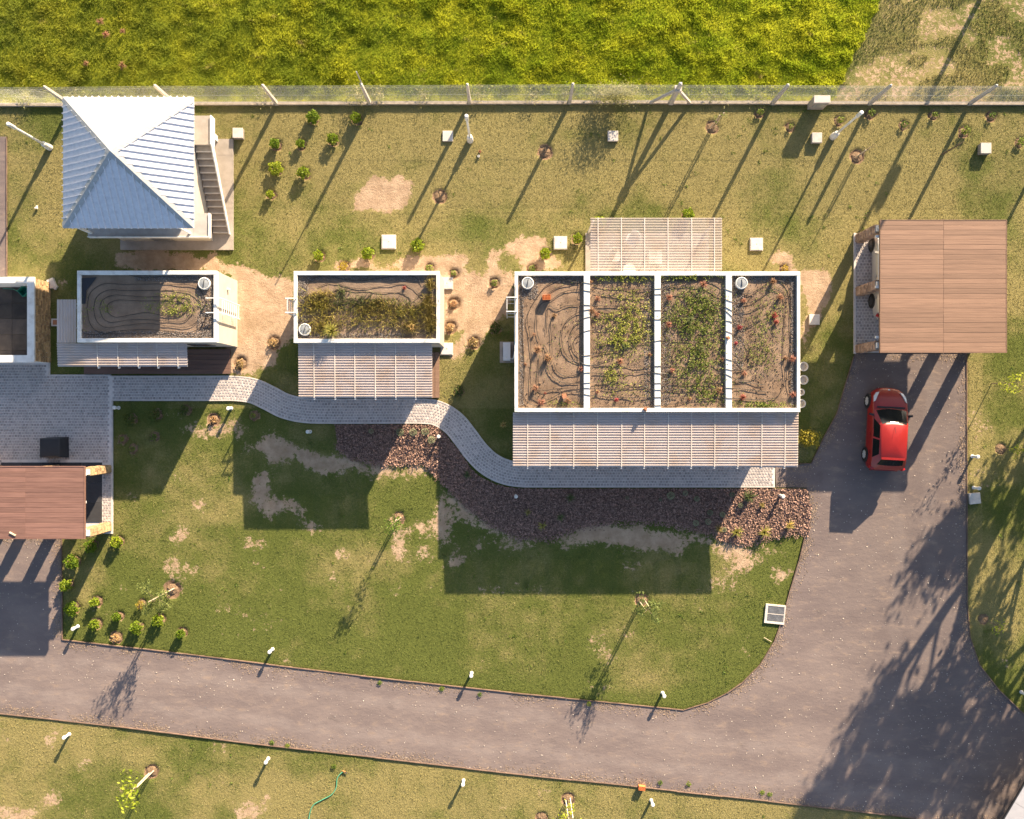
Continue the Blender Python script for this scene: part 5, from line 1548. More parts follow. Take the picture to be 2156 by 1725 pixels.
# sheet-metal shed roof peeping in at the lower right corner
sh = thing('metal_shed', 'white sheet-metal roof corner of a shed at the road side', 'shed', tuple(G(2166, 1688)), rz=R(-30.6))
gobj('shed_wall', gbox((-.55, -2.4, 0), (1.55, 2.0, 1.9)), M['galv'], sh)
for k in range(4):
    ya, yb = -2.75 + k * 1.27, -2.75 + (k + 1) * 1.27 - .012
    mb = MB(); mb.hexa([(-1.654, ya, 1.50), (1.66, ya, 2.45), (1.66, yb, 2.45), (-1.654, yb, 1.50), (-1.654, ya, 1.54), (1.66, ya, 2.49), (1.66, yb, 2.49), (-1.654, yb, 1.54)]); gobj('roof_panel', mb, M['shedroof'], sh)
gobj('gutter', gbox((-1.72, -2.75, 1.47), (-1.664, 2.33, 1.53)), M['blacktrim'], sh)

# utility pole standing out in the field
up_ = thing('utility_pole', 'tall slim utility pole standing in the scraped field', 'pole', tuple(G(2112, -95)))
mb = MB(); mb.lathe(G(2112, -95), [(.11, 0), (.075, 8.2)], 10); obj('pole', mb, M['bark'], up_)
p = G(2112, -95)
mb = MB(); mb.lathe((p.x + .28, p.y, 4.1), [(.14, 0), (.17, .1), (.17, .75), (.1, .85)], 12); obj('transformer', mb, M['galv'], up_)
mb = MB(); mb.cbox((p.x, p.y, 7.7), (1.5, .09, .1), .2); obj('cross_arm', mb, M['bark'], up_)

# ================================================================== CARS
def car(name, label, v, rz, paint, L=3.72, W=1.62, Hh=1.46, rimm='rim', wb=2.42):
    t = thing(name, label, 'car', tuple(G(*v)), None, rz)
    hl, hw = L / 2, W / 2
    # stations along the car, front at +y: (y, half width, belt/bonnet height, crown)
    st = [(hl, .22, .50, .0), (hl - .02, .40, .55, .01), (hl - .06, .56, .59, .02), (hl - .13, .72, .63, .02), (hl - .24, .855, .69, .03), (hl - .40, .945, .76, .035), (hl - .60, .99, .83, .035), (hl - .85, 1.0, .89, .03), (hl - 1.05, 1.0, .93, .02),
          (.55, 1.0, .95, 0), (0, 1.0, .96, 0), (-.6, 1.0, .98, 0), (-hl + .75, .99, 1.0, 0), (-hl + .40, .97, 1.0, 0), (-hl + .16, .92, .97, .0), (-hl + .05, .82, .86, 0), (-hl, .62, .70, 0)]
    secs = []
    for y, fw, zb, cr in st:
        w = hw * fw; e = min(1, (hl - abs(y)) / .35 + .45)
        z0 = .20 + .10 * (1 - e)
        half = [(w * .90, z0), (w * .985, z0 + .12), (w, .46 + .02 * e), (w * .985, min(zb - .10, .68)), (w * .955, zb - .03), (w * .90, zb), (w * .55, zb + cr * .8), (0, zb + cr)]
        secs.append([(-a, y, b) for a, b in half] + [(a, y, b) for a, b in half[-2::-1]])
    n = len(secs[0]); mb = MB()
    for s in secs: mb.v.extend(s)
    for i in range(len(secs) - 1):
        for k in range(n - 1):
            a = i * n + k; mb.f.append((a, a + n, a + n + 1, a + 1)); mb.r.append(.5)
        mb.f.append((i * n, i * n + n - 1, (i + 1) * n + n - 1, (i + 1) * n)); mb.r.append(.5)
    mb.f.append(tuple(range(n - 1, -1, -1))); mb.r.append(.5)
    mb.f.append(tuple((len(secs) - 1) * n + k for k in range(n))); mb.r.append(.5)
    me = mesh_from('body', mb, paint, Vector((0, 0, 0)), True); body = new_obj('body', me, t)
    # greenhouse: rings at belt and roof
    yb0, yb1 = hl - 1.02, -hl + .16          # belt front / rear
    yr0, yr1 = yb0 - .66, -hl + .58          # roof front / rear
    zb, zr = .95, Hh
    def ring(y0, y1, w, z, bulge):
        pts = []
        m_ = 5
        for k in range(m_ + 1):
            f = k / m_; pts.append((-w + 2 * w * f, y0 + bulge * (1 - (2 * f - 1) ** 2), z))
        for k in range(m_ + 1):
            f = k / m_; pts.append((w - 2 * w * f, y1 - bulge * .6 * (1 - (2 * f - 1) ** 2), z))
        return pts
    r0 = ring(yb0, yb1, hw * .93, zb, .10); r1 = ring(yr0, yr1, hw * .735, zr - .05, .09); r2 = ring(yr0 - .06, yr1 + .05, hw * .66, zr - .012, .09)
    mb = MB(); k = len(r0)
    mb.v = r0 + r1 + r2 + [(0, (yr0 + yr1) / 2, zr)]
    for i in range(k):
        j = (i + 1) % k
        mb.f.append((j, i, k + i, k + j)); mb.r.append(.5)
        mb.f.append((k + j, k + i, 2 * k + i, 2 * k + j)); mb.r.append(.5)
        mb.f.append((2 * k + j, 2 * k + i, 3 * k)); mb.r.append(.5)
    rf_ = gobj('roof', mb, paint, t); rf_.data.shade_smooth()
    nrm = lambda a, b, c: (Vector(b) - Vector(a)).cross(Vector(c) - Vector(a)).normalized()
    def pane(nm, lo, hi, t0, t1, m_, push=.006, flip=False):
        """strip between lower edge points lo and upper edge points hi, from height fraction t0 to t1"""
        mb = MB(); A = [Vector(a).lerp(Vector(b), t0) for a, b in zip(lo, hi)]; B = [Vector(a).lerp(Vector(b), t1) for a, b in zip(lo, hi)]
        nn = (A[-1] - A[0]).cross(B[0] - A[0]).normalized()
        if nn.z < 0: nn = -nn
        A = [p + nn * push for p in A]; B = [p + nn * push for p in B]
        m2 = len(A)
        mb.add(A + B + [p - nn * .012 for p in A] + [p - nn * .012 for p in B], [(i, i + 1, m2 + i + 1, m2 + i) for i in range(m2 - 1)] + [(2 * m2 + i + 1, 2 * m2 + i, 3 * m2 + i, 3 * m2 + i + 1) for i in range(m2 - 1)])
        return gobj(nm, mb, m_, t)
    def sub(pts, f0, f1, n_=6):
        out = []
        for q in range(n_ + 1):
            f = (f0 + (f1 - f0) * q / n_) * (len(pts) - 1); i = min(int(f), len(pts) - 2); out.append(Vector(pts[i]).lerp(Vector(pts[i + 1]), f - i))
        return out
    ws = pane('windshield', sub(r0[:6], .045, .955), sub(r1[:6], .05, .95), .06, .97, M['glass'])
    pane('rear_window', sub(r0[6:], .09, .91), sub(r1[6:], .10, .90), .30, .95, M['glass'])
    def side(s):
        lo_f, lo_r = Vector((s * hw * .93, yb0, zb)), Vector((s * hw * .93, yb1, zb)); hi_f, hi_r = Vector((s * hw * .735, yr0, zr - .05)), Vector((s * hw * .735, yr1, zr - .05))
        lo = lambda f: lo_f.lerp(lo_r, f); hi = lambda f: hi_f.lerp(hi_r, f)
        for a0, a1, b0, b1 in ((.14, .47, .05, .42), (.505, .84, .475, .88)):
            mb = MB(); A, B, C, D = lo(a0).lerp(hi(a0 * .6), .06), lo(a1).lerp(hi(b1), .06), lo(a1).lerp(hi(b1), .9), lo(a0).lerp(hi(b0), .9)
            nn = (B - A).cross(D - A).normalized(); nn = nn if nn.x * s > 0 else -nn
            q = [p + nn * .006 for p in (A, B, C, D)]; q2 = [p - nn * .01 for p in (A, B, C, D)]
            mb.add(q + q2, [(0, 1, 2, 3), (7, 6, 5, 4), (0, 4, 5, 1), (1, 5, 6, 2), (2, 6, 7, 3), (3, 7, 4, 0)]); gobj('side_window', mb, M['glass'], t)
        # mirror
        mb = MB(); mb.cbox((s * (hw * .99 + .07), yb0 - .22, .98), (.17, .09, .11), s * .2); gobj('mirror', mb, M['blacktrim'] if paint is M['redpaint'] else paint, t)
        for f in (.44, .76):
            p = lo(f); mb = MB(); mb.cbox((s * (hw * .985 + .012), p.y + .05, .80), (.03, .15, .03)); gobj('door_handle', mb, paint, t)
        # headlight and tail light
        mb = MB(); A = [(s * hw * .58, hl - .22, .68), (s * hw * .76, hl - .26, .665), (s * hw * .89, hl - .42, .72), (s * hw * .925, hl - .68, .81), (s * hw * .83, hl - .62, .825), (s * hw * .68, hl - .36, .75)]
        cx_ = sum(p[0] for p in A) / 6, sum(p[1] for p in A) / 6, sum(p[2] for p in A) / 6 + .075
        A2 = [(p[0], p[1] + .02, p[2] + .045) for p in A]
        mb.add(A2 + [cx_] + [(p[0], p[1] - .02, p[2] - .05) for p in A], [(i, (i + 1) % 6, 6) for i in range(6)] + [(i, 7 + i, 7 + (i + 1) % 6, (i + 1) % 6) for i in range(6)]); gobj('headlight', mb, M['lens'], t)
        mb = MB(); mb.cbox((s * hw * .86, -hl + .115, .80), (.16, .14, .22), s * .45); gobj('tail_light', mb, M['redlens'], t)
        for yy in (wb / 2, -wb / 2):
            yc = yy + .02
            cx = s * (hw - .075)
            mb = MB(); mb.lathe((cx - s * .02, yc, .31), [(.345, -.10), (.345, .072)], 24, 'X'); gobj('wheel_arch', mb, M['blacktrim'], t)
            mb = MB(); mb.lathe((cx, yc, .295), [(.20, -.11), (.275, -.11), (.295, -.08), (.295, .08), (.275, .11), (.20, .11), (.20, -.11)], 24, 'X', None, False); wh = gobj('tyre', mb, M['tyre'], t)
            mb = MB(); mb.lathe((cx + s * .06, yc, .295), [(.205, -.02), (.205, .02)], 20, 'X'); gobj('rim_dish', mb, M['rimdark'], wh)
            mb = MB(); xo = cx + s * .105
            for k_ in range(8):
                a = k_ * math.pi / 4; ca, sa = math.cos(a), math.sin(a)
                q = [(r_ * ca - o_ * sa, r_ * sa + o_ * ca) for r_, o_ in ((.03, -.035), (.195, -.032), (.195, .032), (.03, .035))]
                mb.add([(xo, yc + b, .295 + c_) for b, c_ in q] + [(xo - s * .03, yc + b, .295 + c_) for b, c_ in q], [(0, 1, 2, 3) if s > 0 else (3, 2, 1, 0), (0, 4, 5, 1), (1, 5, 6, 2), (2, 6, 7, 3), (3, 7, 4, 0)], .5)
            mb.lathe((xo - s * .015, yc, .295), [(.05, -.02), (.05, .02)], 12, 'X', .5)
            mb.lathe((xo - s * .03, yc, .295), [(.185, -.02), (.215, -.02), (.215, .02), (.185, .02), (.185, -.02)], 24, 'X', .5, False)
            gobj('rim', mb, M[rimm], wh)
    side(-1); side(1)
    # bonnet shut line, grille, badge, bumper lip, aerial, tailgate lip
    mb = MB(); mb.box((-hw * .20, hl - .03, .42), (hw * .20, hl + .006, .49)); gobj('grille', mb, M['blacktrim'], t)
    mb = MB(); mb.box((-hw * .26, hl - .05, .30), (hw * .26, hl + .004, .38)); gobj('lower_grille', mb, M['blacktrim'], t)
    mb = MB(); mb.lathe((0, hl - .10, .63), [(.05, 0), (.045, .012), (0, .016)], 12); gobj('badge', mb, M['rim'], t)
    mb = MB(); mb.cbox((0, yr1 - .02, zr - .022), (hw * 1.3, .10, .03)); gobj('spoiler', mb, paint, t)
    mb = MB(); mb.cbox((0, -hl + .02, .45), (hw * 1.5, .10, .16)); gobj('rear_bumper', mb, paint, t)
    mb = MB(); mb.tube([(0, yr0 - .06, zr), (0, yr0 - .35, zr + .10)], .006, 5); gobj('aerial', mb, M['blacktrim'], t)
    mb = MB(); mb.cbox((0, yb0 + .13, .945), (hw * 1.55, .07, .012)); gobj('cowl', mb, M['blacktrim'], t)
    mb = MB(); mb.tube([(-.5, yb0 + .10, .965), (-.02, yb0 + .06, .985)], .010, 5); gobj('wiper', mb, M['blacktrim'], t)
    mb = MB(); mb.tube([(.02, yb0 + .12, .97), (.5, yb0 + .05, .985)], .010, 5); gobj('wiper', mb, M['blacktrim'], t)
    return t
car('parked_car', 'shiny red hatchback car parked on the gravel drive', (1855, 903), R(-3.0), M['redpaint'])
car('parked_car', 'silver car parked under the brown plank carport', (1869, 578), 0, M['silver'], L=4.15, W=1.74, Hh=1.50, rimm='rimdark', wb=2.56)

# ================================================================== PLANTS
def leaf_cloud(n, fn, size, m, name, flat=.5, aspect=.6):
    """n leaf quads at points from fn(n) (Nx3), random orientation; returns mesh"""
    C = fn(n); n = len(C)
    u = rng.normal(size=(n, 3)); u[:, 2] *= flat; u /= np.linalg.norm(u, axis=1)[:, None]
    w = rng.normal(size=(n, 3)); w -= (w * u).sum(1)[:, None] * u; w /= np.linalg.norm(w, axis=1)[:, None]
    s = rng.uniform(size * .6, size * 1.3, n)[:, None]
    u = u * s / 2; w = w * s * aspect / 2
    V = np.stack([C - u, C + w, C + u, C - w], 1).reshape(-1, 3)
    F = np.arange(4 * n).reshape(n, 4)
    me = bpy.data.meshes.new(name)
    me.vertices.add(4 * n); me.vertices.foreach_set('co', V.astype(np.float32).ravel())
    me.loops.add(4 * n); me.loops.foreach_set('vertex_index', F.astype(np.int32).ravel())
    me.polygons.add(n); me.polygons.foreach_set('loop_start', np.arange(0, 4 * n, 4, dtype=np.int32))
    me.update(calc_edges=True)
    a = me.attributes.new('rnd', 'FLOAT', 'FACE'); a.data.foreach_set('value', rng.random(n).astype(np.float32))
    me.materials.append(m)
    return me
def ball(rx, rz, cz, lump=.25, shell=.35):
    def f(n):
        d = rng.normal(size=(n, 3)); d /= np.linalg.norm(d, axis=1)[:, None]
        ph = rng.uniform(0, 6, 4)
        k = 1 + lump * (np.sin(d[:, 0] * 5 + ph[0]) * np.sin(d[:, 1] * 5 + ph[1]) + .5 * np.sin(d[:, 2] * 7 + ph[2]))
        r = rng.uniform(shell, 1, n) ** .5 * k
        p = d * r[:, None] * np.array([rx, rx, rz]); p[:, 2] += cz
        p[:, 2] = np.maximum(p[:, 2], .01)
        return p
    return f
def blade_tuft(n, h, spread, w, m, name, curl=.6):
    a = rng.uniform(0, 2 * np.pi, n); e = rng.uniform(.15, 1.0, n); hh = h * rng.uniform(.6, 1.1, n)
    r = spread * e
    dx, dy = np.cos(a), np.sin(a); px, py = -dy * w / 2, dx * w / 2
    b0 = np.stack([dx * .03 - px, dy * .03 - py, np.zeros(n)], 1); b1 = np.stack([dx * .03 + px, dy * .03 + py, np.zeros(n)], 1)
    m1 = np.stack([dx * r * .5 + px, dy * r * .5 + py, hh * .8], 1); m0 = np.stack([dx * r * .5 - px, dy * r * .5 - py, hh * .8], 1)
    tp = np.stack([dx * r, dy * r, hh * (1 - curl * e * .6)], 1)
    V = np.stack([b0, b1, m1, m0, tp], 1).reshape(-1, 3).tolist()
    mb = MB()
    mb.v = [tuple(p) for p in V]
    for i in range(n):
        r_ = random.random()
        mb.f += [(5 * i, 5 * i + 1, 5 * i + 2, 5 * i + 3), (5 * i + 3, 5 * i + 2, 5 * i + 4)]; mb.r += [r_, r_]
    return mesh_from(name, mb, m)
def crater_mesh(r0=.25, lip=.035):
    """planting hollow: raised lip of turf and loose soil inside"""
    mb = MB(); n = 16; rings = [(0, 0), (r0 * .35, -.03), (r0 * .7, -.06), (r0 * .95, -.11)]
    mb.v.append((0, 0, -.02))
    for r_, z in rings[1:]:
        for k in range(n):
            a = 2 * math.pi * k / n; j = random.uniform(.9, 1.1); mb.v.append((r_ * j * math.cos(a), r_ * j * math.sin(a), z + random.uniform(-.01, .012)))
    for k in range(n):
        mb.f.append((0, 1 + k, 1 + (k + 1) % n)); mb.r.append(random.random())
    for i in range(len(rings) - 2):
        for k in range(n):
            a = 1 + i * n + k; b = 1 + i * n + (k + 1) % n; mb.f.append((a, a + n, b + n, b)); mb.r.append(random.random())
    return mesh_from('soil_ring', mb, M['soilring'])
CR = [crater_mesh(), crater_mesh(.24, .04), crater_mesh(.26, .035)]
def stem_mesh(h=.25):
    mb = MB()
    for _ in range(4):
        a = random.uniform(0, 6.3); mb.tube([(0, 0, 0), (.04 * math.cos(a), .04 * math.sin(a), h * .5), (.09 * math.cos(a), .09 * math.sin(a), h)], [.014, .011, .006], 5)
    return mesh_from('stem', mb, M['bark'])
STEM = stem_mesh()
def foliage_set(mk, n, size, rx, rz, cz, k=3, asp=.6, lump=.25):
    return [leaf_cloud(n, ball(rx, rz, cz, lump), size, M[mk], 'foliage', aspect=asp) for _ in range(k)]
SH = {'green': foliage_set('shrub', 620, .078, .235, .20, .22), 'yellow': foliage_set('shrubyellow', 260, .065, .22, .16, .18),
      'dry': foliage_set('drybush', 160, .07, .17, .08, .08), 'small': foliage_set('young', 110, .075, .17, .12, .14), 'yell_big': foliage_set('shrubyellow', 900, .085, .42, .5, .6, 2),
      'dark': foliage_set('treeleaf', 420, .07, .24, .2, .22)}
def shrub(v, kind, label, group, scale=1.0, ring=True):
    t = thing('shrub', label, 'shrub', tuple(G(v[0], v[1], -.005)), group, random.uniform(0, 6.28))
    k_ = 1.14 if kind == 'green' else 1.0
    t.scale = (k_ * scale * random.uniform(.78, 1.2),) * 2 + (k_ * scale * random.uniform(.85, 1.1),)
    new_obj('foliage', random.choice(SH[kind]), t); new_obj('stem', STEM, t)
    if ring: new_obj('soil_ring', random.choice(CR), t)
    return t
for a_ in SHRUBS: shrub(*a_)

# ---- round succulents and grass tufts in the chip bed
SUC = leaf_cloud(520, ball(.155, .14, .13, .04, .8), .045, M['succulent'], 'rosette', aspect=.5)
def succulent(v, label, s=1.0, grp='round grey-green plants'):
    t = thing('succulent', label, 'succulent', tuple(G(v[0], v[1], .02)), grp, random.uniform(0, 6))
    t.scale = (s, s, s); new_obj('rosette', SUC, t); new_obj('stem', STEM, t).scale = (.5, .5, .3)
for v in ((843, 910), (870.5, 910), (896, 909), (909, 926)): succulent(v, 'round grey-green ball plant in the sunlit gap of the chip bed', 1.08)
for v, s in (((1411, 1043), 1.1), ((1442, 1038), .75), ((1466, 1050), .8), ((1494, 1079), .8), ((1464, 1101), .85), ((1490, 1098), .85), ((1320, 1048), .5), ((782, 908), .7), ((1390, 1052), .45)):
    succulent(v, 'round grey-green ball plant in the shaded part of the chip bed', s, 'ball plants in shade')
for v, s in (((1540, 1041), .7), ((1558, 1064), .75), ((1520, 1083), .8), ((1524, 1115), .7)): succulent(v, 'small grey-green ball plant in the sunlit end of the chip bed', s, 'ball plants in sun')
TF = {'straw': blade_tuft(90, .34, .34, .016, M['tuft'], 'blades'), 'grey': blade_tuft(90, .3, .30, .014, M['bluegrass'], 'blades'), 'dry': blade_tuft(70, .30, .26, .014, M['straw'], 'blades'),
      'orange': blade_tuft(90, .16, .19, .011, M['orangeplant'], 'blades', .9), 'red': blade_tuft(80, .16, .18, .012, M['redplant'], 'blades', .9), 'big': blade_tuft(130, .42, .44, .018, M['tuft'], 'blades')}
def tuft(v, kind, label, s=1.0, z=.01, grp=None, root=False):
    p = P(v[0], v[1], z) if z > 1 else G(v[0], v[1], z)
    o = new_obj('grass_tuft', TF[kind]); o.location = p; o.rotation_euler = (0, 0, random.uniform(0, 6.3)); o.scale = (s, s, s * random.uniform(.8, 1.2))
    tag(o, label, 'plant', grp)
for v, k, s, l_ in (((1548, 1120), 'straw', 1.2, 'spiky yellow grass tuft at the lower edge of the chip bed'), ((1659, 1106), 'straw', 1.0, 'spiky pale grass tuft near the driveway end of the chip bed'),
                    ((1575, 1045), 'grey', 1.6, 'wide greyish grass tuft in the sun near the path end'), ((1512, 1112), 'dry', 1.1, 'straw tuft at the shadow edge in the chip bed'), ((1606, 1120), 'straw', 1.3, 'bushy yellow tuft on the chip bed rim'),
                    ((1603, 1063), 'dry', .8, 'small straw tuft below the path end'), ((1112, 1078), 'dry', .9, 'straw tuft in the shaded chip bed'), ((1142, 1106), 'straw', .9, 'yellowish tuft in the shaded chip bed rim'),
                    ((1180, 1090), 'grey', 1.0, 'dark grass tuft in the shaded chip bed'), ((1200, 1048), 'grey', 1.1, 'dark grass tuft beside the paved path in shade'), ((985, 1000), 'grey', 1.0, 'dark grass tuft inside the path bend'), ((1060, 895), 'dry', .9, 'thin straw tuft in shade beside the long awning')):
    tuft(v, k, l_, s)

# ---- planted roofs
def roof_cover(parent, blobs, z, m, n, size=.06, hgt=.12):
    """low ground-cover leaves: blobs = (x,y,rx,ry,weight)"""
    pts = []
    tot = sum(b[4] for b in blobs)
    for bx_, by_, rx, ry, w in blobs:
        k = int(n * w / tot)
        gx = rng.normal(0, .5, k) * rx + bx_; gy = rng.normal(0, .5, k) * ry + by_
        keep = fbm(gx / 7, gy / 7, 2, 3) > rng.uniform(.3, .6, k)
        gx, gy = gx[keep], gy[keep]
        zz_ = z + rng.uniform(0, 1, len(gx)) ** 1.5 * hgt
        kk = (CAM_H - zz_) / CAM_H
        pts.append(np.stack([(gx - CX) * kk / PX, -(gy - CY) * kk / PX, zz_], 1))
    A = np.concatenate(pts)
    org = origin[parent.name]
    me = leaf_cloud(len(A), lambda n_: A - np.array(org), size, m, 'ground_cover', flat=.5, aspect=.6)
    o = new_obj('ground_cover', me, parent); o['kind'] = 'stuff'
    return o
def clip(b, x0, x1, y0, y1): return b
roof_cover(c1, [(370, 625, 40, 14, 3), (385, 645, 50, 16, 4), (365, 655, 40, 10, 2.5), (215, 645, 25, 16, 1.6), (320, 645, 22, 12, 1), (180, 660, 10, 50, .4)], 2.73, M['sedum'], 2400, .055, .10)
# grasses on cabin two
def roof_grass(parent, spots, z, m, nm):
    X = []; Y = []
    for bx_, by_, rx, ry, k in spots:
        gx = np.clip(rng.normal(0, .5, k) * rx + bx_, 632, 921); gy = np.clip(rng.normal(0, .5, k) * ry + by_, 584, 716); X.append(gx); Y.append(gy)
    gx, gy = np.concatenate(X), np.concatenate(Y); k = (CAM_H - z) / CAM_H
    Xw, Yw = (gx - CX) * k / PX, -(gy - CY) * k / PX
    org = origin[parent.name]
    o = blades(nm, Xw - org.x, Yw - org.y, np.full(len(gx), z - org.z), rng.uniform(.08, .26, len(gx)), rng.uniform(.010, .022, len(gx)), rng.uniform(.5, 1.6, len(gx)), m, rng.random(len(gx)), parent=parent)
    return o
roof_grass(c2, [(672, 640, 34, 24, 620), (690, 680, 34, 24, 320), (665, 690, 30, 18, 160), (780, 652, 84, 16, 420), (790, 676, 84, 20, 480), (845, 655, 40, 16, 230), (880, 665, 26, 30, 240), (640, 655, 10, 40, 70)], 2.72, M['tuft'], 'roof_grass')
roof_grass(c2, [(740, 640, 60, 14, 260), (780, 632, 60, 12, 240), (860, 650, 30, 26, 150), (720, 615, 14, 10, 90)], 2.72, M['bluegrass'], 'roof_grass')
roof_grass(c2, [(906, 600, 8, 14, 220), (903, 640, 12, 22, 420), (906, 680, 10, 26, 520), (862, 690, 22, 16, 240), (800, 640, 30, 12, 200), (680, 620, 30, 8, 160)], 2.74, M['straw'], 'roof_grass')
tuft((700, 698), 'big', 'large bright spiky grass tuft on the grassy roof near its vent', 1.1, 2.72); tuft((866, 690), 'dry', 'pale straw tuft on the bare corner of the grassy roof', 1.0, 2.72)
tuft((851, 607), 'red', 'small reddish plant on the grassy roof', .8, 2.72)
# the four bays
roof_cover(c3, [(1140, 760, 60, 60, .5), (1190, 720, 36, 120, .5), (1190, 850, 40, 8, .9)], 2.73, M['sedum'], 700, .05, .07)
roof_cover(c3, [(1310, 586, 64, 8, 2.4), (1310, 670, 60, 18, 3), (1330, 700, 50, 26, 3.4), (1305, 720, 46, 20, 2.6), (1290, 790, 24, 40, 1.6), (1340, 650, 40, 20, 1.2), (1320, 620, 60, 20, 1), (1310, 740, 60, 40, 1.4), (1330, 820, 60, 30, .6)], 2.73, M['sedum'], 8500, .065, .14)
roof_cover(c3, [(1460, 584, 64, 6, 1.6), (1470, 640, 58, 40, 5), (1470, 690, 62, 50, 7), (1465, 750, 60, 40, 4.5), (1470, 800, 58, 40, 4), (1440, 670, 50, 40, 2), (1490, 835, 40, 20, 1)], 2.73, M['sedum'], 12500, .066, .17)
roof_cover(c3, [(1610, 690, 40, 60, 2), (1600, 750, 40, 40, 2), (1625, 660, 30, 30, 1), (1600, 853, 60, 8, 3), (1630, 620, 40, 30, .6)], 2.73, M['sedum'], 3600, .06, .12)
for v, k, s in (((1167, 665), 'orange', .9), ((1131, 738), 'orange', 1.5), ((1153, 755), 'orange', 1.5), ((1126, 818), 'orange', 1.1), ((1139, 847), 'orange', 1.3), ((1195, 845), 'orange', 1.1), ((1223, 778), 'orange', .9),
                ((1242, 595), 'orange', .9), ((1258, 630), 'orange', 1.0), ((1246, 656), 'orange', 1.2), ((1256, 663), 'orange', 1.0), ((1305, 762), 'orange', 1.1), ((1258, 826), 'orange', .7), ((1297, 843), 'red', .8), ((1367, 748), 'orange', .7),
                ((1480, 600), 'orange', 1.2), ((1408, 628), 'orange', 1.2), ((1407, 685), 'orange', 1.1), ((1414, 781), 'orange', .9), ((1513, 823), 'orange', 1.2), ((1520, 758), 'orange', .8), ((1451, 840), 'orange', .7),
                ((1564, 634), 'orange', .9), ((1556, 690), 'red', 1.0), ((1549, 724), 'red', .7), ((1566, 787), 'orange', .9), ((1563, 838), 'red', 1.2), ((1625, 595), 'orange', 1.2), ((1641, 627), 'orange', 1.2), ((1629, 665), 'red', 1.2), ((1633, 680), 'red', 1.0),
                ((1666, 757), 'orange', 1.2), ((1668, 832), 'orange', 1.1), ((1652, 755), 'orange', .8), ((1124, 705), 'orange', .6), ((1106, 768), 'orange', .6), ((1148, 828), 'red', .5)):
    b = 'bare soil bay' if v[0] < 1229 else ('second bay' if v[0] < 1380 else ('greenest bay' if v[0] < 1530 else 'end bay by the drive'))
    s *= 1.05; tuft(v, k, f'{"rusty orange" if k == "orange" else "dark red"} dry clump in the {b} of the long roof', s, 2.72, f'dry clumps in the {b}')
for v, s in (((1316, 730), .8), ((1452, 676), 1.0), ((1475, 735), .8), ((1472, 610), .6)): tuft(v, 'grey', 'green spiky tuft among ground cover on the long planted roof', s, 2.73, 'green tufts on the long roof')

# ---- weeds at the fence foot
for k, (x, w, h, n) in enumerate(((758, 22, .75, 420), (800, 10, .5, 160), (893, 16, .4, 120), (1122, 20, .5, 170), (1298, 40, 1.6, 3000), (1262, 26, .8, 420), (1190, 12, .6, 120), (160, 26, .5, 240), (60, 22, .5, 260), (560, 20, .4, 120), (1010, 18, .45, 130), (1500, 30, .35, 160), (1600, 24, .3, 120))):
    p = G(x, FB(x) - 12)
    me = leaf_cloud(n, lambda n_: np.stack([rng.normal(0, .5, n_) * w / PX * 1.1, rng.normal(0, .2, n_) - (.12 if x == 1298 else 0), h * (.12 + .8 * rng.beta(1.6, 2.0, n_))], 1), .085, M['weed'], 'foliage', aspect=.4)
    t = thing('fence_weed', ('tall bushy weed pushing through the wire fence and over the kerb' if x == 1298 else 'pale leafy weed growing up the wire fence'), 'weed', tuple(p), None if x == 1298 else 'weeds on the fence')
    new_obj('foliage', me, t)
    mb = MB()
    for _ in range(5): mb.tube([(random.uniform(-.1, .1), 0, 0), (random.uniform(-.2, .2), random.uniform(-.1, .1), h * .8)], .006, 4)
    gobj('stem', mb, M['bark'], t)
# reddish seed heads in the meadow
for v, s in (((215, 50), 1.1), ((228, 78), 1.0), ((262, 70), .8), ((262, 142), 1.1), ((185, 138), .8)):
    tuft(v, 'orange', 'reddish brown seed-head clump in the meadow beyond the tower', s * 1.3, .12, 'seed heads in the meadow')
# small weeds on the gravel edges
for v in ((573, 1564), (606, 1570), (1450, 1650), (1620, 1672), (1605, 1668), (1390, 1648), (800, 1437), (930, 1450), (1010, 1462), (1240, 1482), (703, 1613)):
    o = new_obj('road_weed', SH['small'][v[0] % 3]); o.location = G(*v, 0); o.scale = (.7, .7, .35); o.rotation_euler = (0, 0, v[0]); tag(o, 'small green weed sprouting at the gravel road edge', 'weed', 'weeds on the road edge')

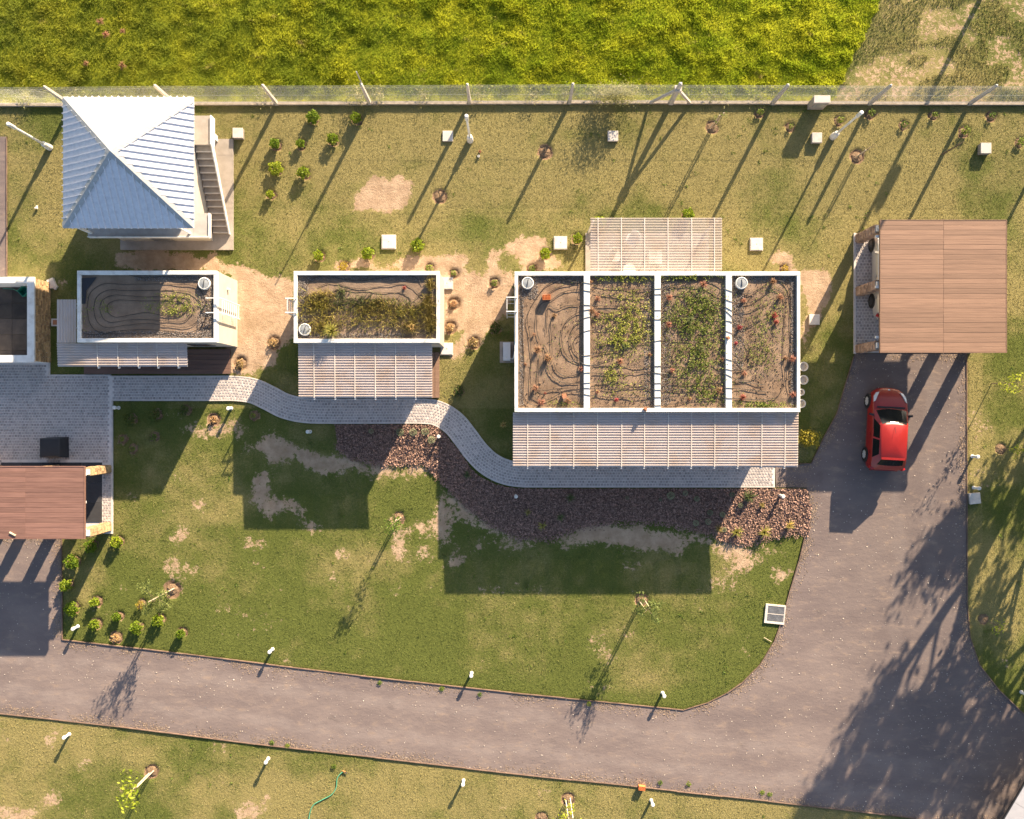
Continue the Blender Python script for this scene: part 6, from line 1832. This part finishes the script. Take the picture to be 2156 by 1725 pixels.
# ---- staked saplings
def sapling(v, h, label, leafm, nleaf, lsize, crown=(.45, .55), stakes=True, stake_h=1.7, sm='stake', lean=(0, 0), ring=True, tw=1.0):
    p = G(v[0], v[1], -.005); t = thing('sapling', label, 'sapling', tuple(p))
    top = Vector((lean[0], lean[1], h))
    mb = MB(); mb.tube([(0, 0, 0), (lean[0] * .4 + .02, lean[1] * .4, h * .5), tuple(top)], [.022 * tw, .016 * tw, .007 * tw], 6)
    ends = []
    for k in range(9):
        f = random.uniform(.5, .98); a = random.uniform(0, 6.28); b = Vector((lean[0] * f, lean[1] * f, h * f)); L = crown[0] * random.uniform(.6, 1.1)
        e = b + Vector((math.cos(a) * L, math.sin(a) * L, L * random.uniform(.3, .9))); ends.append((b, e)); mb.tube([tuple(b), tuple(b.lerp(e, .5) + Vector((0, 0, .03))), tuple(e)], [.008, .006, .003], 4)
    gobj('trunk', mb, M['bark'], t)
    if nleaf:
        def pts(n_):
            out = []
            for _ in range(n_):
                b, e = random.choice(ends); q = b.lerp(e, random.uniform(.45, 1.08)); s = lsize * .9
                out.append((q.x + random.gauss(0, s), q.y + random.gauss(0, s), q.z + random.gauss(0, s)))
            return np.array(out)
        new_obj('crown', leaf_cloud(nleaf, pts, lsize, M[leafm], 'crown', flat=.6, aspect=.45), t)
    if stakes:
        for s in (-1, 1):
            mb = MB(); mb.tube([(.10 * s, .05 * s, -.05), (.09 * s, .05 * s, stake_h)], .022, 6); gobj('stake', mb, M[sm], t)
        mb = MB(); mb.box((-.1, -.012, stake_h * .85), (.1, .012, stake_h * .85 + .03)); gobj('tie', mb, M['darkplastic'], t)
    if ring:
        o = new_obj('soil_ring', random.choice(CR), t); o.scale = (1.2, 1.2, 1.0)
    return t
sapling((361, 1242), 2.5, 'feathery staked sapling in a big soil ring among green shrubs', 'feather', 900, .10, (.75, .6), stake_h=2.3)
sapling((839, 1092), 2.3, 'thin staked sapling standing between two building shadows', 'young', 260, .11, (.3, .5), stake_h=1.0)
sapling((1351, 1264), 2.3, 'staked sapling with ferny leaves at the lower shadow edge', 'feather', 700, .11, (.6, .5), stake_h=1.9)
sapling((318, 1626), 2.4, 'staked sapling with large lime-yellow leaves below the road', 'limeleaf', 150, .20, (.55, .5), stake_h=1.7)
sapling((1196, 1684), 2.4, 'staked sapling with white stakes below the road', 'limeleaf', 120, .14, (.5, .5), stake_h=1.9, sm='whitestake')
sapling((926, 414), 1.0, 'bare dead twiggy sapling below the middle lamp post', None, 0, .1, (.3, .4), stakes=False)
sapling((1147, 320), .8, 'bare twiggy dead sapling in a soil ring near the fence', None, 0, .1, (.35, .4), stakes=False)
sapling((1500, 268), 2.0, 'bare staked sapling near the forked fence post', 'young', 50, .08, (.25, .4), stake_h=1.8)
sapling((1805, 330), 1.9, 'slim bare staked sapling beside the lamp by the meter pillar', None, 0, .1, (.2, .4), stake_h=1.2)
sapling((1984, 325), 1.9, 'single leaning stick sapling right of the lamp near the fence', None, 0, .1, (.12, .3), stakes=False, ring=False, tw=1.8)
sapling((2072, 1305), 1.5, 'young lime-leaved sapling on the grass strip beside the driveway', 'limeleaf', 60, .12, (.3, .4), stakes=False)
sapling((2108, 945), 2.2, 'young sapling with lime leaves near the paired bollards', 'limeleaf', 120, .13, (.4, .4), stakes=False)
sapling((2088, 808), 2.4, 'young leaning sapling on the grass below the carport', 'limeleaf', 160, .12, (.45, .4), stakes=False)
sapling((1140, 1722), 1.2, 'small sapling at the frame edge beside the white-staked one', 'young', 60, .1, (.25, .3), stakes=False)

# ---- tall trees beyond the right edge whose shadows fall over the drive
def tall_tree(v, h, spread, label, nleaf, seed, base_f=.45, lsize=.24):
    random.seed(seed); p = G(v[0], v[1], -.1); t = thing('shade_tree', label, 'tree', tuple(p), 'tall trees beyond the driveway')
    mb = MB(); tips = []
    def branch(a, d, L, r, depth):
        pts = [a]; rad = [r]; n = 4; q = a.copy(); dd = d.copy()
        for k in range(n):
            dd = (dd + Vector((random.gauss(0, .12), random.gauss(0, .12), random.gauss(.03, .08)))).normalized(); q = q + dd * L / n; pts.append(q.copy()); rad.append(r * (1 - .5 * (k + 1) / n))
        mb.tube([tuple(x_) for x_ in pts], rad, 6, False)
        if depth == 0: tips.extend(pts[1:]); return
        for k in range(random.randint(3, 4)):
            i = random.randint(2, n); az = random.uniform(0, 6.28); el = random.uniform(.2, .9)
            nd = (dd * .7 + Vector((math.cos(az) * math.cos(el), math.sin(az) * math.cos(el), math.sin(el) * .6)) * .8).normalized()
            branch(pts[i], nd, L * random.uniform(.55, .75), rad[i] * .7, depth - 1)
    trunk_top = Vector((random.uniform(-.2, .2), random.uniform(-.2, .2), h * base_f))
    mb.tube([(0, 0, 0), (trunk_top.x * .4, trunk_top.y * .6, h * base_f * .5), tuple(trunk_top)], [h * .032, h * .026, h * .022], 9)
    for k in range(5):
        az = k * 1.257 + random.uniform(-.3, .3); el = random.uniform(.55, 1.1)
        branch(trunk_top, Vector((math.cos(az) * math.cos(el) * spread, math.sin(az) * math.cos(el) * spread, math.sin(el))).normalized(), h * .30, h * .016, 2)
    gobj('trunk', mb, M['bark'], t)
    T = np.array([tuple(x_) for x_ in tips])
    def pts(n_):
        i = rng.integers(0, len(T), n_); return T[i] + rng.normal(0, .22, (n_, 3))
    new_obj('crown', leaf_cloud(nleaf, pts, lsize, M['treeleaf'], 'crown', flat=.7, aspect=.55), t)
tall_tree((2262, 800), 10.4, 1.2, 'tall spreading tree beyond the driveway grass strip', 8500, 3, .38)
tall_tree((2395, 960), 9.0, 1.15, 'second spreading tree beyond the driveway grass strip', 7000, 5, .38)
tall_tree((2300, 640), 6.6, .7, 'narrow tree beyond the carport', 2600, 9, .35)
tall_tree((2250, 1010), 4.6, .7, 'small tree close to the driveway grass strip', 1200, 12, .4)
